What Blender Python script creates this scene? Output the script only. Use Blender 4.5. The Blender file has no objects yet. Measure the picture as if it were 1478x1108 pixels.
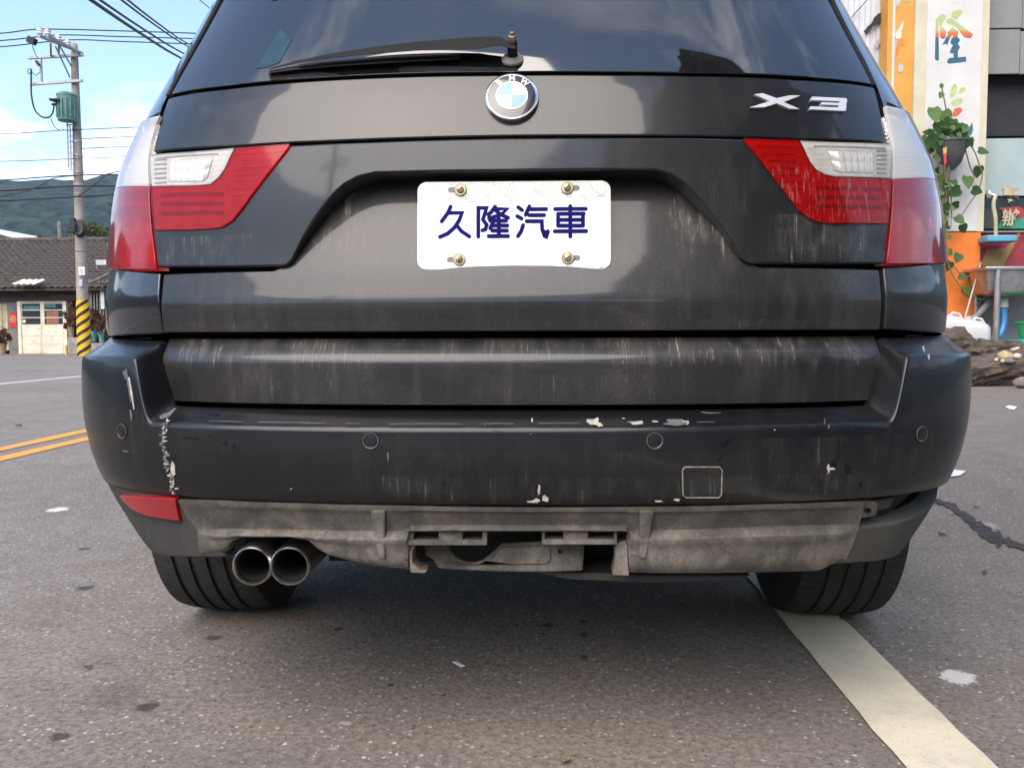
import bpy, bmesh, math, random
from mathutils import Vector, Matrix, noise
random.seed(11)
sc = bpy.context.scene
C = sc.collection
R = math.radians

# ---------------------------------------------------------------- camera
CAM = Vector((0.0512, -1.3572, 0.732))
YAW, PITCH, ROLL, FPX = R(-2.2), R(-3.45), R(-0.22), 1239.0
_fw = Vector((math.sin(YAW)*math.cos(PITCH), math.cos(YAW)*math.cos(PITCH), math.sin(PITCH)))
_r = Vector((math.cos(YAW), -math.sin(YAW), 0))
_u = _r.cross(_fw)
CR = _r*math.cos(ROLL) + _u*math.sin(ROLL)
CU = _u*math.cos(ROLL) - _r*math.sin(ROLL)
CF = _fw
cam_d = bpy.data.cameras.new('camera')
cam_d.sensor_width = 36; cam_d.lens = FPX/1478*36
cam_d.clip_start = 0.05; cam_d.clip_end = 9000
cam = bpy.data.objects.new('camera', cam_d); C.objects.link(cam)
cam.matrix_world = Matrix(((CR.x, CU.x, -CF.x, CAM.x), (CR.y, CU.y, -CF.y, CAM.y), (CR.z, CU.z, -CF.z, CAM.z), (0, 0, 0, 1)))
sc.camera = cam

# ---------------------------------------------------------------- light
SUN_EL, SUN_AZ = R(46), R(-22)          # high behind the photographer, slightly to the left
sun_dir = Vector((math.sin(SUN_AZ)*math.cos(SUN_EL), -math.cos(SUN_AZ)*math.cos(SUN_EL), math.sin(SUN_EL)))
sd = bpy.data.lights.new('sun', 'SUN'); sd.energy = 1.45; sd.angle = R(56); sd.color = (1, .87, .73)
so = bpy.data.objects.new('sun', sd); C.objects.link(so)
so.rotation_euler = sun_dir.to_track_quat('Z', 'Y').to_euler()
so.location = (0, -5, 8)
sc.view_settings.view_transform = 'Standard'; sc.view_settings.look = 'None'
sc.view_settings.gamma = 1; sc.view_settings.use_curve_mapping = False
sc.view_settings.exposure = 1.78
sc.cycles.max_bounces = 5; sc.cycles.diffuse_bounces = 3; sc.cycles.glossy_bounces = 4; sc.cycles.transparent_max_bounces = 8
sc.cycles.caustics_reflective = False; sc.cycles.caustics_refractive = False; sc.cycles.use_adaptive_sampling = True; sc.cycles.adaptive_threshold = .02
sc.cycles.use_denoising = True

w = bpy.data.worlds.new('World'); sc.world = w; w.use_nodes = True
nt = w.node_tree; nt.nodes.clear(); N = nt.nodes.new; L = nt.links.new
out = N('ShaderNodeOutputWorld'); sky = N('ShaderNodeTexSky'); sky.sky_type = 'NISHITA'; sky.sun_disc = False
sky.sun_elevation = SUN_EL; sky.sun_rotation = math.pi - SUN_AZ
sky.air_density = 1.0; sky.dust_density = .7; sky.ozone_density = 2.0
bg = N('ShaderNodeBackground'); bg.inputs[1].default_value = 0.105; L(sky.outputs[0], bg.inputs[0])
tc = N('ShaderNodeTexCoord'); sep = N('ShaderNodeSeparateXYZ'); L(tc.outputs['Generated'], sep.inputs[0])
def wm(op, a, b=None, c=None):
    n = N('ShaderNodeMath'); n.operation = op
    for i, v in enumerate((a, b, c)):
        if v is None: continue
        if isinstance(v, (int, float)): n.inputs[i].default_value = v
        else: L(v, n.inputs[i])
    return n.outputs[0]
zc = wm('ADD', wm('MAXIMUM', sep.outputs[2], 0.0), 0.16)
cmb = N('ShaderNodeCombineXYZ'); L(wm('DIVIDE', sep.outputs[0], zc), cmb.inputs[0]); L(wm('DIVIDE', sep.outputs[1], zc), cmb.inputs[1]); cmb.inputs[2].default_value = 3.7
def cloud_noise(scale, detail, rough, dist, off):
    mp = N('ShaderNodeMapping'); mp.inputs['Location'].default_value = off; L(cmb.outputs[0], mp.inputs[0])
    n = N('ShaderNodeTexNoise'); n.inputs['Scale'].default_value = scale; n.inputs['Detail'].default_value = detail
    n.inputs['Roughness'].default_value = rough; n.inputs['Distortion'].default_value = dist
    L(mp.outputs[0], n.inputs['Vector']); return n.outputs[0]
n1 = cloud_noise(0.75, 5, .58, .35, (2.3, 0.4, 0)); n2 = cloud_noise(2.6, 5, .62, .8, (7.1, 3.3, 1))
lowb = wm('MULTIPLY', wm('SUBTRACT', 1.0, wm('MINIMUM', wm('DIVIDE', sep.outputs[2], 0.30), 1.0)), .17)   # cumulus banks gather low over the hills
cov = wm('ADD', wm('ADD', wm('MULTIPLY', n1, .62), wm('MULTIPLY', n2, .38)), lowb)
mr = N('ShaderNodeMapRange'); mr.inputs[1].default_value = .55; mr.inputs[2].default_value = .73; mr.interpolation_type = 'SMOOTHSTEP'
L(cov, mr.inputs[0])
shade = N('ShaderNodeMapRange'); shade.inputs[1].default_value = .35; shade.inputs[2].default_value = .6; shade.inputs[3].default_value = .55; shade.inputs[4].default_value = 1.0
L(cloud_noise(1.3, 2, .5, .2, (4.4, 9.2, 2)), shade.inputs[0])
ccol = N('ShaderNodeMix'); ccol.data_type = 'RGBA'; ccol.inputs[6].default_value = (.50, .52, .62, 1); ccol.inputs[7].default_value = (1, .95, .88, 1)
L(shade.outputs[0], ccol.inputs[0])
bg2 = N('ShaderNodeBackground'); bg2.inputs[1].default_value = 1.0; L(ccol.outputs[2], bg2.inputs[0])
mix = N('ShaderNodeMixShader'); L(wm('MULTIPLY', mr.outputs[0], .9), mix.inputs[0]); L(bg.outputs[0], mix.inputs[1]); L(bg2.outputs[0], mix.inputs[2])
L(mix.outputs[0], out.inputs[0])

# ---------------------------------------------------------------- material helpers
class MT:
    def __init__(s, name):
        s.m = bpy.data.materials.new(name); s.m.use_nodes = True; s.t = s.m.node_tree
        s.t.nodes.clear(); s.out = s.t.nodes.new('ShaderNodeOutputMaterial'); s._tc = None
    def n(s, ty, **k):
        nd = s.t.nodes.new('ShaderNode'+ty)
        for a, v in k.items(): setattr(nd, a, v)
        return nd
    def l(s, a, b): s.t.links.new(a, b)
    def put(s, sock, v):
        if v is None: return
        if isinstance(v, (int, float)): sock.default_value = v
        elif isinstance(v, (tuple, list)): sock.default_value = tuple(v) + ((1,) if len(v) == 3 and len(sock.default_value) == 4 else ())
        else: s.l(v, sock)
    def co(s, kind='Object'):
        if s._tc is None: s._tc = s.n('TexCoord')
        return s._tc.outputs[kind]
    def map(s, scale=(1, 1, 1), loc=(0, 0, 0), rot=(0, 0, 0), vec=None):
        m = s.n('Mapping'); m.inputs[1].default_value = loc; m.inputs[2].default_value = rot
        m.inputs[3].default_value = (scale,)*3 if isinstance(scale, (int, float)) else scale
        s.l(vec or s.co(), m.inputs[0]); return m.outputs[0]
    def noise(s, scale=5, detail=4, rough=.5, dist=0, vec=None, col=False):
        n = s.n('TexNoise'); n.inputs['Scale'].default_value = scale; n.inputs['Detail'].default_value = detail
        n.inputs['Roughness'].default_value = rough; n.inputs['Distortion'].default_value = dist
        s.l(vec or s.co(), n.inputs['Vector']); return n.outputs[1 if col else 0]
    def voro(s, scale=5, vec=None, feature='F1', out='Distance', rnd=1):
        n = s.n('TexVoronoi'); n.feature = feature; n.inputs['Scale'].default_value = scale; n.inputs['Randomness'].default_value = rnd
        s.l(vec or s.co(), n.inputs['Vector']); return n.outputs[out]
    def mth(s, op, a, b=None, c=None):
        n = s.n('Math', operation=op)
        for i, v in enumerate((a, b, c)): s.put(n.inputs[i], v)
        return n.outputs[0]
    def rng(s, v, a, b, c=0., d=1., smooth=True):
        n = s.n('MapRange'); n.interpolation_type = 'SMOOTHSTEP' if smooth else 'LINEAR'
        s.put(n.inputs[0], v)
        for i, q in enumerate((a, b, c, d)): s.put(n.inputs[1+i], q)
        return n.outputs[0]
    def mix(s, f, a, b):
        n = s.n('Mix', data_type='RGBA'); s.put(n.inputs[0], f); s.put(n.inputs[6], a); s.put(n.inputs[7], b); return n.outputs[2]
    def xyz(s, vec=None):
        n = s.n('SeparateXYZ'); s.l(vec or s.co(), n.inputs[0]); return n.outputs
    def bump(s, h, strength=.3, dist=.01, nrm=None):
        n = s.n('Bump'); n.inputs['Strength'].default_value = strength; n.inputs['Distance'].default_value = dist
        s.l(h, n.inputs['Height'])
        if nrm is not None: s.l(nrm, n.inputs['Normal'])
        return n.outputs[0]
    def pbr(s, base=(.5,)*3, rough=.5, metal=0., normal=None, coat=0., coat_rough=.05, ior=1.5, spec=.5, emit=None, estr=0, trans=0., sss=0.):
        p = s.n('BsdfPrincipled')
        s.put(p.inputs['Base Color'], base); s.put(p.inputs['Roughness'], rough); s.put(p.inputs['Metallic'], metal)
        s.put(p.inputs['Coat Weight'], coat); s.put(p.inputs['Coat Roughness'], coat_rough); s.put(p.inputs['IOR'], ior)
        s.put(p.inputs['Specular IOR Level'], spec); s.put(p.inputs['Transmission Weight'], trans)
        if normal is not None: s.l(normal, p.inputs['Normal'])
        if emit: s.put(p.inputs['Emission Color'], emit); p.inputs['Emission Strength'].default_value = estr
        return p.outputs[0]
    def done(s, sh): s.l(sh, s.out.inputs[0]); return s.m

def simple(name, col, rough=.6, metal=0., var=.15, scale=6, bump=0., bscale=40, coat=0., spec=.5, dirt=None):
    m = MT(name); v = m.rng(m.noise(scale, 5, .6), .3, .7)
    c = m.mix(v, tuple(x*(1-var) for x in col), tuple(min(1, x*(1+var)) for x in col))
    if dirt: c = m.mix(m.rng(m.noise(scale*2.3, 7, .65, .5), .5, .72, 0, dirt[1]), c, dirt[0])
    nr = m.bump(m.noise(bscale, 5, .6), bump, .01) if bump else None
    return m.done(m.pbr(c, m.rng(m.noise(scale*3, 3), .2, .8, rough*.85, min(1, rough*1.15)), metal, nr, coat=coat, spec=spec))

# ---------------------------------------------------------------- object helpers
def tag(o, label, cat, group=None):
    o['label'] = label; o['category'] = cat
    if group: o['group'] = group
    return o
def empty(name, loc, label, cat, group=None):
    o = bpy.data.objects.new(name, None); C.objects.link(o); o.location = loc; o.empty_display_size = .1
    return tag(o, label, cat, group)
def link(o, parent=None):
    C.objects.link(o)
    if parent is not None:
        o.parent = parent
        loc = Vector((0, 0, 0)); p = parent
        while p is not None: loc = loc + p.location; p = p.parent
        o.matrix_parent_inverse = Matrix.Translation(-loc) if parent.parent is None else Matrix.Identity(4)
    return o
def smooth(me, ang=35):
    for p in me.polygons: p.use_smooth = True
    try: me.set_sharp_from_angle(angle=R(ang))
    except Exception: pass
def obj(name, bm, mat, parent=None, ang=35, flat=False, bevel=0, bang=40):
    me = bpy.data.meshes.new(name)
    if isinstance(bm, bmesh.types.BMesh):
        bmesh.ops.recalc_face_normals(bm, faces=bm.faces)
        bm.to_mesh(me); bm.free()
    else:
        v, f = bm; me.from_pydata([tuple(x) for x in v], [], f); me.update()
    if mat:
        for mm in (mat if isinstance(mat, (list, tuple)) else [mat]): me.materials.append(mm)
    if not flat: smooth(me, ang)
    o = bpy.data.objects.new(name, me); link(o, parent)
    if bevel:
        b = o.modifiers.new('bevel', 'BEVEL'); b.width = bevel; b.segments = 2; b.limit_method = 'ANGLE'; b.angle_limit = R(bang)
    return o
def struct(o): o['kind'] = 'structure'; return o
def bm_box(bm, a, b, mi=0, M=None):
    a, b = Vector(a), Vector(b)
    vs = []
    for z in (a.z, b.z):
        for x, y in ((a.x, a.y), (b.x, a.y), (b.x, b.y), (a.x, b.y)):
            p = Vector((x, y, z)); vs.append(bm.verts.new(M @ p if M else p))
    for f in ((3, 2, 1, 0), (4, 5, 6, 7), (0, 1, 5, 4), (1, 2, 6, 5), (2, 3, 7, 6), (3, 0, 4, 7)):
        bm.faces.new([vs[i] for i in f]).material_index = mi
    return vs
def box(name, a, b, mat, parent=None, bevel=0, M=None):
    bm = bmesh.new(); bm_box(bm, a, b, 0, M); return obj(name, bm, mat, parent, bevel=bevel)
def bm_tube(bm, pts, rad, n=10, cap=True, mi=0):
    pts = [Vector(p) for p in pts]; rings = []
    up = None
    for i, p in enumerate(pts):
        d = (pts[min(i+1, len(pts)-1)] - pts[max(i-1, 0)]).normalized()
        if up is None:
            up = Vector((0, 0, 1)) if abs(d.z) < .9 else Vector((1, 0, 0))
        a = d.cross(up).normalized(); b = a.cross(d).normalized(); up = b
        r = rad[i] if isinstance(rad, (list, tuple)) else rad
        rings.append([bm.verts.new(p + (a*math.cos(2*math.pi*k/n) + b*math.sin(2*math.pi*k/n))*r) for k in range(n)])
    for r0, r1 in zip(rings, rings[1:]):
        for k in range(n): bm.faces.new((r0[k], r0[(k+1) % n], r1[(k+1) % n], r1[k])).material_index = mi
    if cap:
        bm.faces.new(rings[0][::-1]).material_index = mi; bm.faces.new(rings[-1]).material_index = mi
def tube(name, pts, rad, mat, parent=None, n=10, cap=True):
    bm = bmesh.new(); bm_tube(bm, pts, rad, n, cap); return obj(name, bm, mat, parent, ang=50)
def bm_lathe(bm, prof, M, n=32, mi=0, closed=False):
    """prof: (radius, height) pairs, revolved about local z, placed by M"""
    rings = []
    for r, h in prof:
        if r < 1e-6: rings.append([bm.verts.new(M @ Vector((0, 0, h)))])
        else: rings.append([bm.verts.new(M @ Vector((r*math.cos(2*math.pi*k/n), r*math.sin(2*math.pi*k/n), h))) for k in range(n)])
    for a, b in zip(rings, rings[1:]):
        for k in range(n):
            q = [a[k % len(a)], a[(k+1) % len(a)], b[(k+1) % len(b)], b[k % len(b)]]
            q2 = []
            for v in q:
                if v not in q2: q2.append(v)
            if len(q2) > 2: bm.faces.new(q2).material_index = mi
def lathe(name, prof, M, mat, parent=None, n=32, ang=35):
    bm = bmesh.new(); bm_lathe(bm, prof, M, n); return obj(name, bm, mat, parent, ang=ang)
def frame(p, nrm, up=(0, 0, 1)):
    z = Vector(nrm).normalized(); x = Vector(up).cross(z).normalized(); y = z.cross(x)
    return Matrix(((x.x, y.x, z.x, p[0]), (x.y, y.y, z.y, p[1]), (x.z, y.z, z.z, p[2]), (0, 0, 0, 1)))
def interp(k, x):
    if x <= k[0][0]: return k[0][1]
    for (a, b), (c, d) in zip(k, k[1:]):
        if x <= c: return b + (d-b)*(x-a)/(c-a)
    return k[-1][1]
def sstep(a, b, x):
    t = max(0, min(1, (x-a)/(b-a))); return t*t*(3-2*t)
def ray(u, v): return CF + CR*((u-739)/FPX) - CU*((v-554)/FPX)
def at(u, v, y):
    """the point of the place seen at photo pixel (u, v) that lies at distance y along the road"""
    d = ray(u, v); return CAM + d*((y-CAM.y)/d.y)
def gnd(u, v, z=0.):
    d = ray(u, v); return CAM + d*((z-CAM.z)/d.z)
def px(P):
    d = P-CAM; z = d.dot(CF); return 739+FPX*d.dot(CR)/z, 554-FPX*d.dot(CU)/z
def smooth_knots(k, n=4):
    """resample a knot list through Catmull-Rom so that profiles have no visible facets"""
    o = []
    for i in range(len(k)-1):
        p0, p1, p2, p3 = k[max(0, i-1)], k[i], k[i+1], k[min(len(k)-1, i+2)]
        for j in range(n):
            t = j/n
            m1 = (p2[1]-p0[1])/(p2[0]-p0[0])*(p2[0]-p1[0]); m2 = (p3[1]-p1[1])/(p3[0]-p1[0])*(p2[0]-p1[0])
            h = (2*t**3-3*t**2+1)*p1[1] + (t**3-2*t**2+t)*m1 + (-2*t**3+3*t**2)*p2[1] + (t**3-t**2)*m2
            o.append((p1[0]+(p2[0]-p1[0])*t, h))
    o.append(k[-1]); return o
# ================================================================ ground and road
def asphalt():
    m = MT('worn_asphalt'); X = m.xyz()
    edge = m.mth('ADD', X[0], m.mth('MULTIPLY', m.mth('SUBTRACT', m.noise(.9, 4, .6), .5), .5))
    apron = m.rng(edge, .9, 2.6)
    big = m.noise(.55, 6, .62, .5); mid = m.noise(5, 6, .68, .3); fin = m.noise(70, 4, .7)
    c = m.mix(m.rng(big, .3, .7), (.240, .205, .168), (.312, .272, .228))
    c = m.mix(m.rng(mid, .35, .72, 0, .5), c, (.178, .157, .137))
    c = m.mix(apron, c, m.mix(m.rng(mid, .3, .7), (.175, .148, .124), (.245, .210, .178)))
    c = m.mix(m.rng(fin, .38, .66, .0, .62), c, (.085, .074, .064))
    # aggregate: pale and dark chips
    v1 = m.n('TexVoronoi'); v1.inputs['Scale'].default_value = 92; m.l(m.map((1, 1, .02), vec=m.co()), v1.inputs['Vector'])
    pick = m.xyz(v1.outputs['Color'])
    sz = m.rng(pick[1], 0, 1, .12, .42, False)
    chip = m.mth('MULTIPLY', m.mth('LESS_THAN', v1.outputs['Distance'], sz), m.mth('GREATER_THAN', pick[0], .74))
    chip = m.mth('MULTIPLY', chip, m.rng(m.noise(2.2, 4, .6), .30, .6, .25, 1))
    c = m.mix(m.mth('MULTIPLY', chip, .8), c, m.mix(pick[2], (.36, .34, .32), (.62, .60, .57)))
    dkc = m.mth('MULTIPLY', m.mth('LESS_THAN', v1.outputs['Distance'], sz), m.mth('LESS_THAN', pick[0], .16))
    c = m.mix(m.mth('MULTIPLY', dkc, .5), c, (.035, .032, .031))
    v2 = m.n('TexVoronoi'); v2.inputs['Scale'].default_value = 150; m.l(m.map((1, 1, .02)), v2.inputs['Vector']); p2 = m.xyz(v2.outputs['Color'])
    c2 = m.mth('MULTIPLY', m.mth('LESS_THAN', v2.outputs['Distance'], .28), m.mth('GREATER_THAN', p2[0], .74))
    c = m.mix(m.mth('MULTIPLY', c2, .5), c, m.mix(p2[2], (.05, .045, .043), (.46, .43, .40)))
    # dark oil spots
    oil = m.rng(m.noise(1.7, 3, .55, .2, vec=m.map((1, .55, 1), loc=(3.1, 1.7, 0))), .68, .74, 0, .55)
    c = m.mix(oil, c, (.05, .045, .043))
    wob = m.mth('MULTIPLY', m.mth('SUBTRACT', m.noise(38, 4, .7), .5), 1.9)
    def spot(u, v, rx, ry, col, st, soft=.5):
        nonlocal c
        p = gnd(u, v); q = gnd(u+rx, v); t = gnd(u, v-ry); ax = max(.004, abs(q.x-p.x)); ay = max(.004, abs(t.y-p.y))
        dx = m.mth('MULTIPLY', m.mth('SUBTRACT', X[0], p.x), 1/ax); dy = m.mth('MULTIPLY', m.mth('SUBTRACT', X[1], p.y), 1/ay)
        d = m.mth('ADD', m.mth('SQRT', m.mth('ADD', m.mth('MULTIPLY', dx, dx), m.mth('MULTIPLY', dy, dy))), wob)
        c = m.mix(m.rng(d, 1-soft, 1+soft*.4, st, 0), c, col)
    DK = (.040, .036, .034)
    for a in ((124, 848, 13, 4), (308, 920, 14, 4.5), (212, 1019, 20, 8), (86, 1063, 16, 7), (122, 792, 10, 2.5), (488, 907, 7, 3), (565, 988, 6, 2.5), (842, 897, 7, 3), (843, 916, 6, 4), (843, 948, 7, 4), (790, 902, 10, 3)): spot(*a, DK, .8)
    spot(170, 1005, 60, 30, DK, .34, .9); spot(150, 955, 45, 12, DK, .3, .9); spot(60, 900, 40, 10, DK, .22, .9)
    WS = (.66, .63, .58)
    spot(1384, 977, 25, 10, WS, .95, .22); spot(84, 735, 14, 3.6, WS, .95, .25); spot(1425, 757, 13, 5, (.36, .33, .30), .8, .4); spot(500, 1043, 10, 3, WS, .35, .7); spot(480, 1079, 9, 3, WS, .35, .7)
    h = m.mth('ADD', m.mth('MULTIPLY', m.noise(150, 5, .75), .8), m.mth('MULTIPLY', m.mth('SUBTRACT', 1, v1.outputs['Distance']), .35))
    return m.done(m.pbr(c, m.rng(mid, .3, .7, .72, .95), 0, m.bump(h, .55, .006), spec=.3))
M_asph = asphalt()
bm = bmesh.new(); S = 4000
vs = [bm.verts.new(p) for p in ((-S, -S, 0), (S, -S, 0), (S, S, 0), (-S, S, 0))]; bm.faces.new(vs)
struct(obj('ground', bm, M_asph))
def paintm(name, col, wear):
    m = MT(name); n1 = m.noise(9, 6, .7); n2 = m.noise(120, 4, .7)
    f = m.mth('ADD', m.rng(n1, .45, .75, 0, wear), m.rng(n2, .55, .72, 0, .55))
    v = m.voro(60, vec=m.map((1, 1, .02)), out='Distance'); 
    c = m.mix(m.mth('MINIMUM', f, .9), col, tuple(x*.45 for x in col))
    c = m.mix(m.rng(m.noise(1.6, 4, .6), .35, .75, 0, .35), c, (.30, .27, .22))
    return m.done(m.pbr(c, .8, 0, m.bump(n2, .4, .004), spec=.3))
M_white = paintm('worn_white_paint', (.72, .65, .48), .35); M_yel = paintm('worn_yellow_paint', (.72, .33, .045), .25); M_farw = paintm('far_white_paint', (.66, .65, .62), .2)
def stripe(name, x0, x1, y0, y1, mat, z=.004, n=240, jit=.006):
    bm = bmesh.new(); rd = random.Random(int(x0*100)); pr = None
    for i in range(n+1):
        y = y0+(y1-y0)*(i/n)**2.2
        j = lambda: noise.noise(Vector((y*22, x0*9, rd.random()*.0)))*jit + rd.uniform(-jit, jit)*.45
        a = bm.verts.new((x0+j(), y, z)); b = bm.verts.new((x1+noise.noise(Vector((y*22, x1*13, 4)))*jit+rd.uniform(-jit, jit)*.45, y, z))
        if pr: bm.faces.new((pr[0], pr[1], b, a))
        pr = (a, b)
    return struct(obj(name, bm, mat, flat=True))
stripe('edge_line', .652, .806, -6, 120, M_white, n=700)
stripe('centre_line', -3.47, -3.35, -6, 160, M_yel); stripe('centre_line', -3.20, -3.08, -6, 160, M_yel)
stripe('far_edge_line', -8.02, -7.86, -6, 200, M_farw)
# ================================================================ the car
class Surf:
    """a body surface: plan curve (superellipse) of half width W(z), pushed forward by y0(z)"""
    def __init__(s, y0, W, B=.5, p=2.6, q=2.6, smy=True):
        s.y0k = smooth_knots(y0) if smy else y0; s.Wk = smooth_knots(W); s.B, s.p, s.q = B, p, q
    def y0(s, z, x=0): return interp(s.y0k, z)
    def W(s, z): return interp(s.Wk, z)
    def y(s, x, z):
        k = abs(x)/s.W(z)
        if k >= 1: return s.y0(z, x) + s.B + (k-1)*50
        return s.y0(z, x) + s.B*(1-(1-k**s.p)**(1/s.q))
    def pt(s, tau, z):
        a = min(1, abs(tau)); sg = 1 if tau >= 0 else -1
        t = a*math.pi/2; W = s.W(z)
        x = W*math.sin(t)**(2/s.p); y = s.y0(z, x) + s.B*(1-math.cos(t)**(2/s.q))
        if abs(tau) > 1: y += abs(tau)-1
        return Vector((sg*x, y, z))
    def nrm(s, tau, z):
        e = 1e-3
        a = s.pt(tau+e, z)-s.pt(tau-e, z); b = s.pt(tau, z+e)-s.pt(tau, z-e)
        n = a.cross(b)
        return n.normalized() if n.length > 1e-12 else Vector((0, -1, 0))
    def tau_x(s, x, z):
        k = min(1, abs(x)/s.W(z)); return math.copysign(math.asin(k**(s.p/2))/(math.pi/2), x)
    def tau_y(s, y, z, sg):
        r = (y-s.y0(z, s.W(z)))/s.B
        if r >= 1: return sg*(1+(r-1)*s.B)
        return sg*math.acos((1-r)**(s.q/2))/(math.pi/2)
    def un(s, u, v):
        d = ray(u, v)
        f = lambda q: (CAM+d*q).y - s.y((CAM+d*q).x, (CAM+d*q).z)
        a, b = .9, 2.2
        # first crossing from outside to inside
        n = 120; prev = a
        for i in range(1, n+1):
            c = a+(b-a)*i/n
            if f(c) > 0:
                lo, hi = prev, c
                for _ in range(40):
                    m = (lo+hi)/2
                    if f(m) > 0: hi = m
                    else: lo = m
                P = CAM+d*lo; return s.tau_x(P.x, P.z), P.z
            prev = c
        P = CAM+d*((.35-CAM.y)/d.y); return s.tau_y(.35, P.z, 1 if P.x > 0 else -1), P.z
    def tz(s, it):
        if isinstance(it[0], str):
            if it[0] == 'x': return s.tau_x(it[1], it[2]), it[2]
            if it[0] == 't': return it[1], it[2]
            if it[0] == 'w': return s.tau_y(it[1], it[2], it[3]), it[2]
        return s.un(*it)
    def at(s, u, v, off=0):
        a, b = u, v
        for _ in range(4 if abs(off) > .004 else 1):      # a part that stands proud is still set where the photo shows it
            t, z = s.un(a, b); P = s.pt(t, z) + s.nrm(t, z)*off; q = px(P); a += u-q[0]; b += v-q[1]
        return P

def patch(name, surf, cols, mat, parent, nu=10, nv=10, off=0., thick=.012, offv=None, back=None, bevel=.0015, ang=35):
    """panel whose columns are polylines (photo points or body coordinates) laid on a body surface"""
    tz = [[surf.tz(i) for i in c] for c in cols]
    k = len(tz[0]); rows = []
    def dens(seq, n):
        o = []
        for a, b in zip(seq, seq[1:]):
            for j in range(n): o.append((a[0]+(b[0]-a[0])*j/n, a[1]+(b[1]-a[1])*j/n))
        o.append(seq[-1]); return o
    cc = [dens(c, nv) for c in tz]
    nr = len(cc[0]); grid = []
    for r in range(nr): grid.append(dens([c[r] for c in cc], nu if isinstance(nu, int) else nu))
    bm = bmesh.new(); V = []
    ncol = len(grid[0])
    def P(r, c, e=0):
        t, z = grid[r][c]; o = off + (offv(r/(nr-1), c/(ncol-1)) if offv else 0) - e
        return surf.pt(t, z) + surf.nrm(t, z)*o
    V = [[bm.verts.new(P(r, c)) for c in range(ncol)] for r in range(nr)]
    for r in range(nr-1):
        for c in range(ncol-1): bm.faces.new((V[r][c], V[r+1][c], V[r+1][c+1], V[r][c+1]))
    if thick:
        ring = [(0, c) for c in range(ncol)] + [(r, ncol-1) for r in range(1, nr)] + [(nr-1, c) for c in range(ncol-2, -1, -1)] + [(r, 0) for r in range(nr-2, 0, -1)]
        B = [bm.verts.new(P(r, c, thick)) for r, c in ring]; n = len(ring)
        for i in range(n):
            a, b = ring[i], ring[(i+1) % n]
            bm.faces.new((V[a[0]][a[1]], V[b[0]][b[1]], B[(i+1) % n], B[i]))
    return obj(name, bm, mat, parent, ang=ang, bevel=bevel)

def decal(name, surf, poly, mat, parent, off=.0006, thick=.0006, sub=None):
    """a small flat shape with its own outline, laid on a surface and given thickness"""
    bm = bmesh.new()
    tz = [surf.un(u, v) for u, v in poly]
    A = [bm.verts.new(surf.pt(t, z)+surf.nrm(t, z)*(off+thick)) for t, z in tz]
    Bq = [bm.verts.new(surf.pt(t, z)+surf.nrm(t, z)*(-.0004)) for t, z in tz]
    bm.faces.new(A); n = len(A)
    for i in range(n): bm.faces.new((A[i], A[(i+1) % n], Bq[(i+1) % n], Bq[i]))
    bm.normal_update(); bmesh.ops.triangulate(bm, faces=[f for f in bm.faces if len(f.verts) > 4])
    return obj(name, bm, mat, parent, flat=True)

# ---- surfaces
WB = [(.60, .862), (.72, .868), (.86, .866), (1.03, .845), (1.14, .812), (1.21, .790), (1.28, .768), (1.36, .745), (1.46, .720), (1.6, .672), (1.7, .6)]
S_body = Surf([(.70, .066), (.79, .055), (.845, .066), (.95, .072), (1.05, .083), (1.06, .085), (1.17, .125), (1.323, .212), (1.46, .30), (1.6, .41), (1.7, .5)], WB)
S_low = Surf([(.70, .066), (.735, .060), (.775, .054), (.79, .055), (.80, .0575), (.838, .068), (.87, .080), (.92, .099), (.98, .122), (1.02, .137)], WB)
S_strip = Surf([(.60, .058), (.612, .053), (.68, .048), (.688, .049), (.697, .054), (.724, .082), (.74, .1)], [(.6, .86), (.66, .862), (.8, .866)], smy=False)
S_bump = Surf([(.28, .035), (.40, .022), (.452, .012), (.52, 0), (.586, .003), (.70, .018), (.76, .03)],
              [(.26, .72), (.305, .755), (.345, .785), (.44, .835), (.566, .868), (.64, .876), (.70, .876), (.78, .87)], B=.46, p=2.8, q=2.8)
S_diff = Surf([(.26, .05), (.33, .035), (.40, .022), (.46, .016), (.5, .01)],
              [(.26, .72), (.305, .755), (.345, .785), (.44, .835), (.566, .868), (.70, .876)], B=.46, p=2.8, q=2.8)

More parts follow.
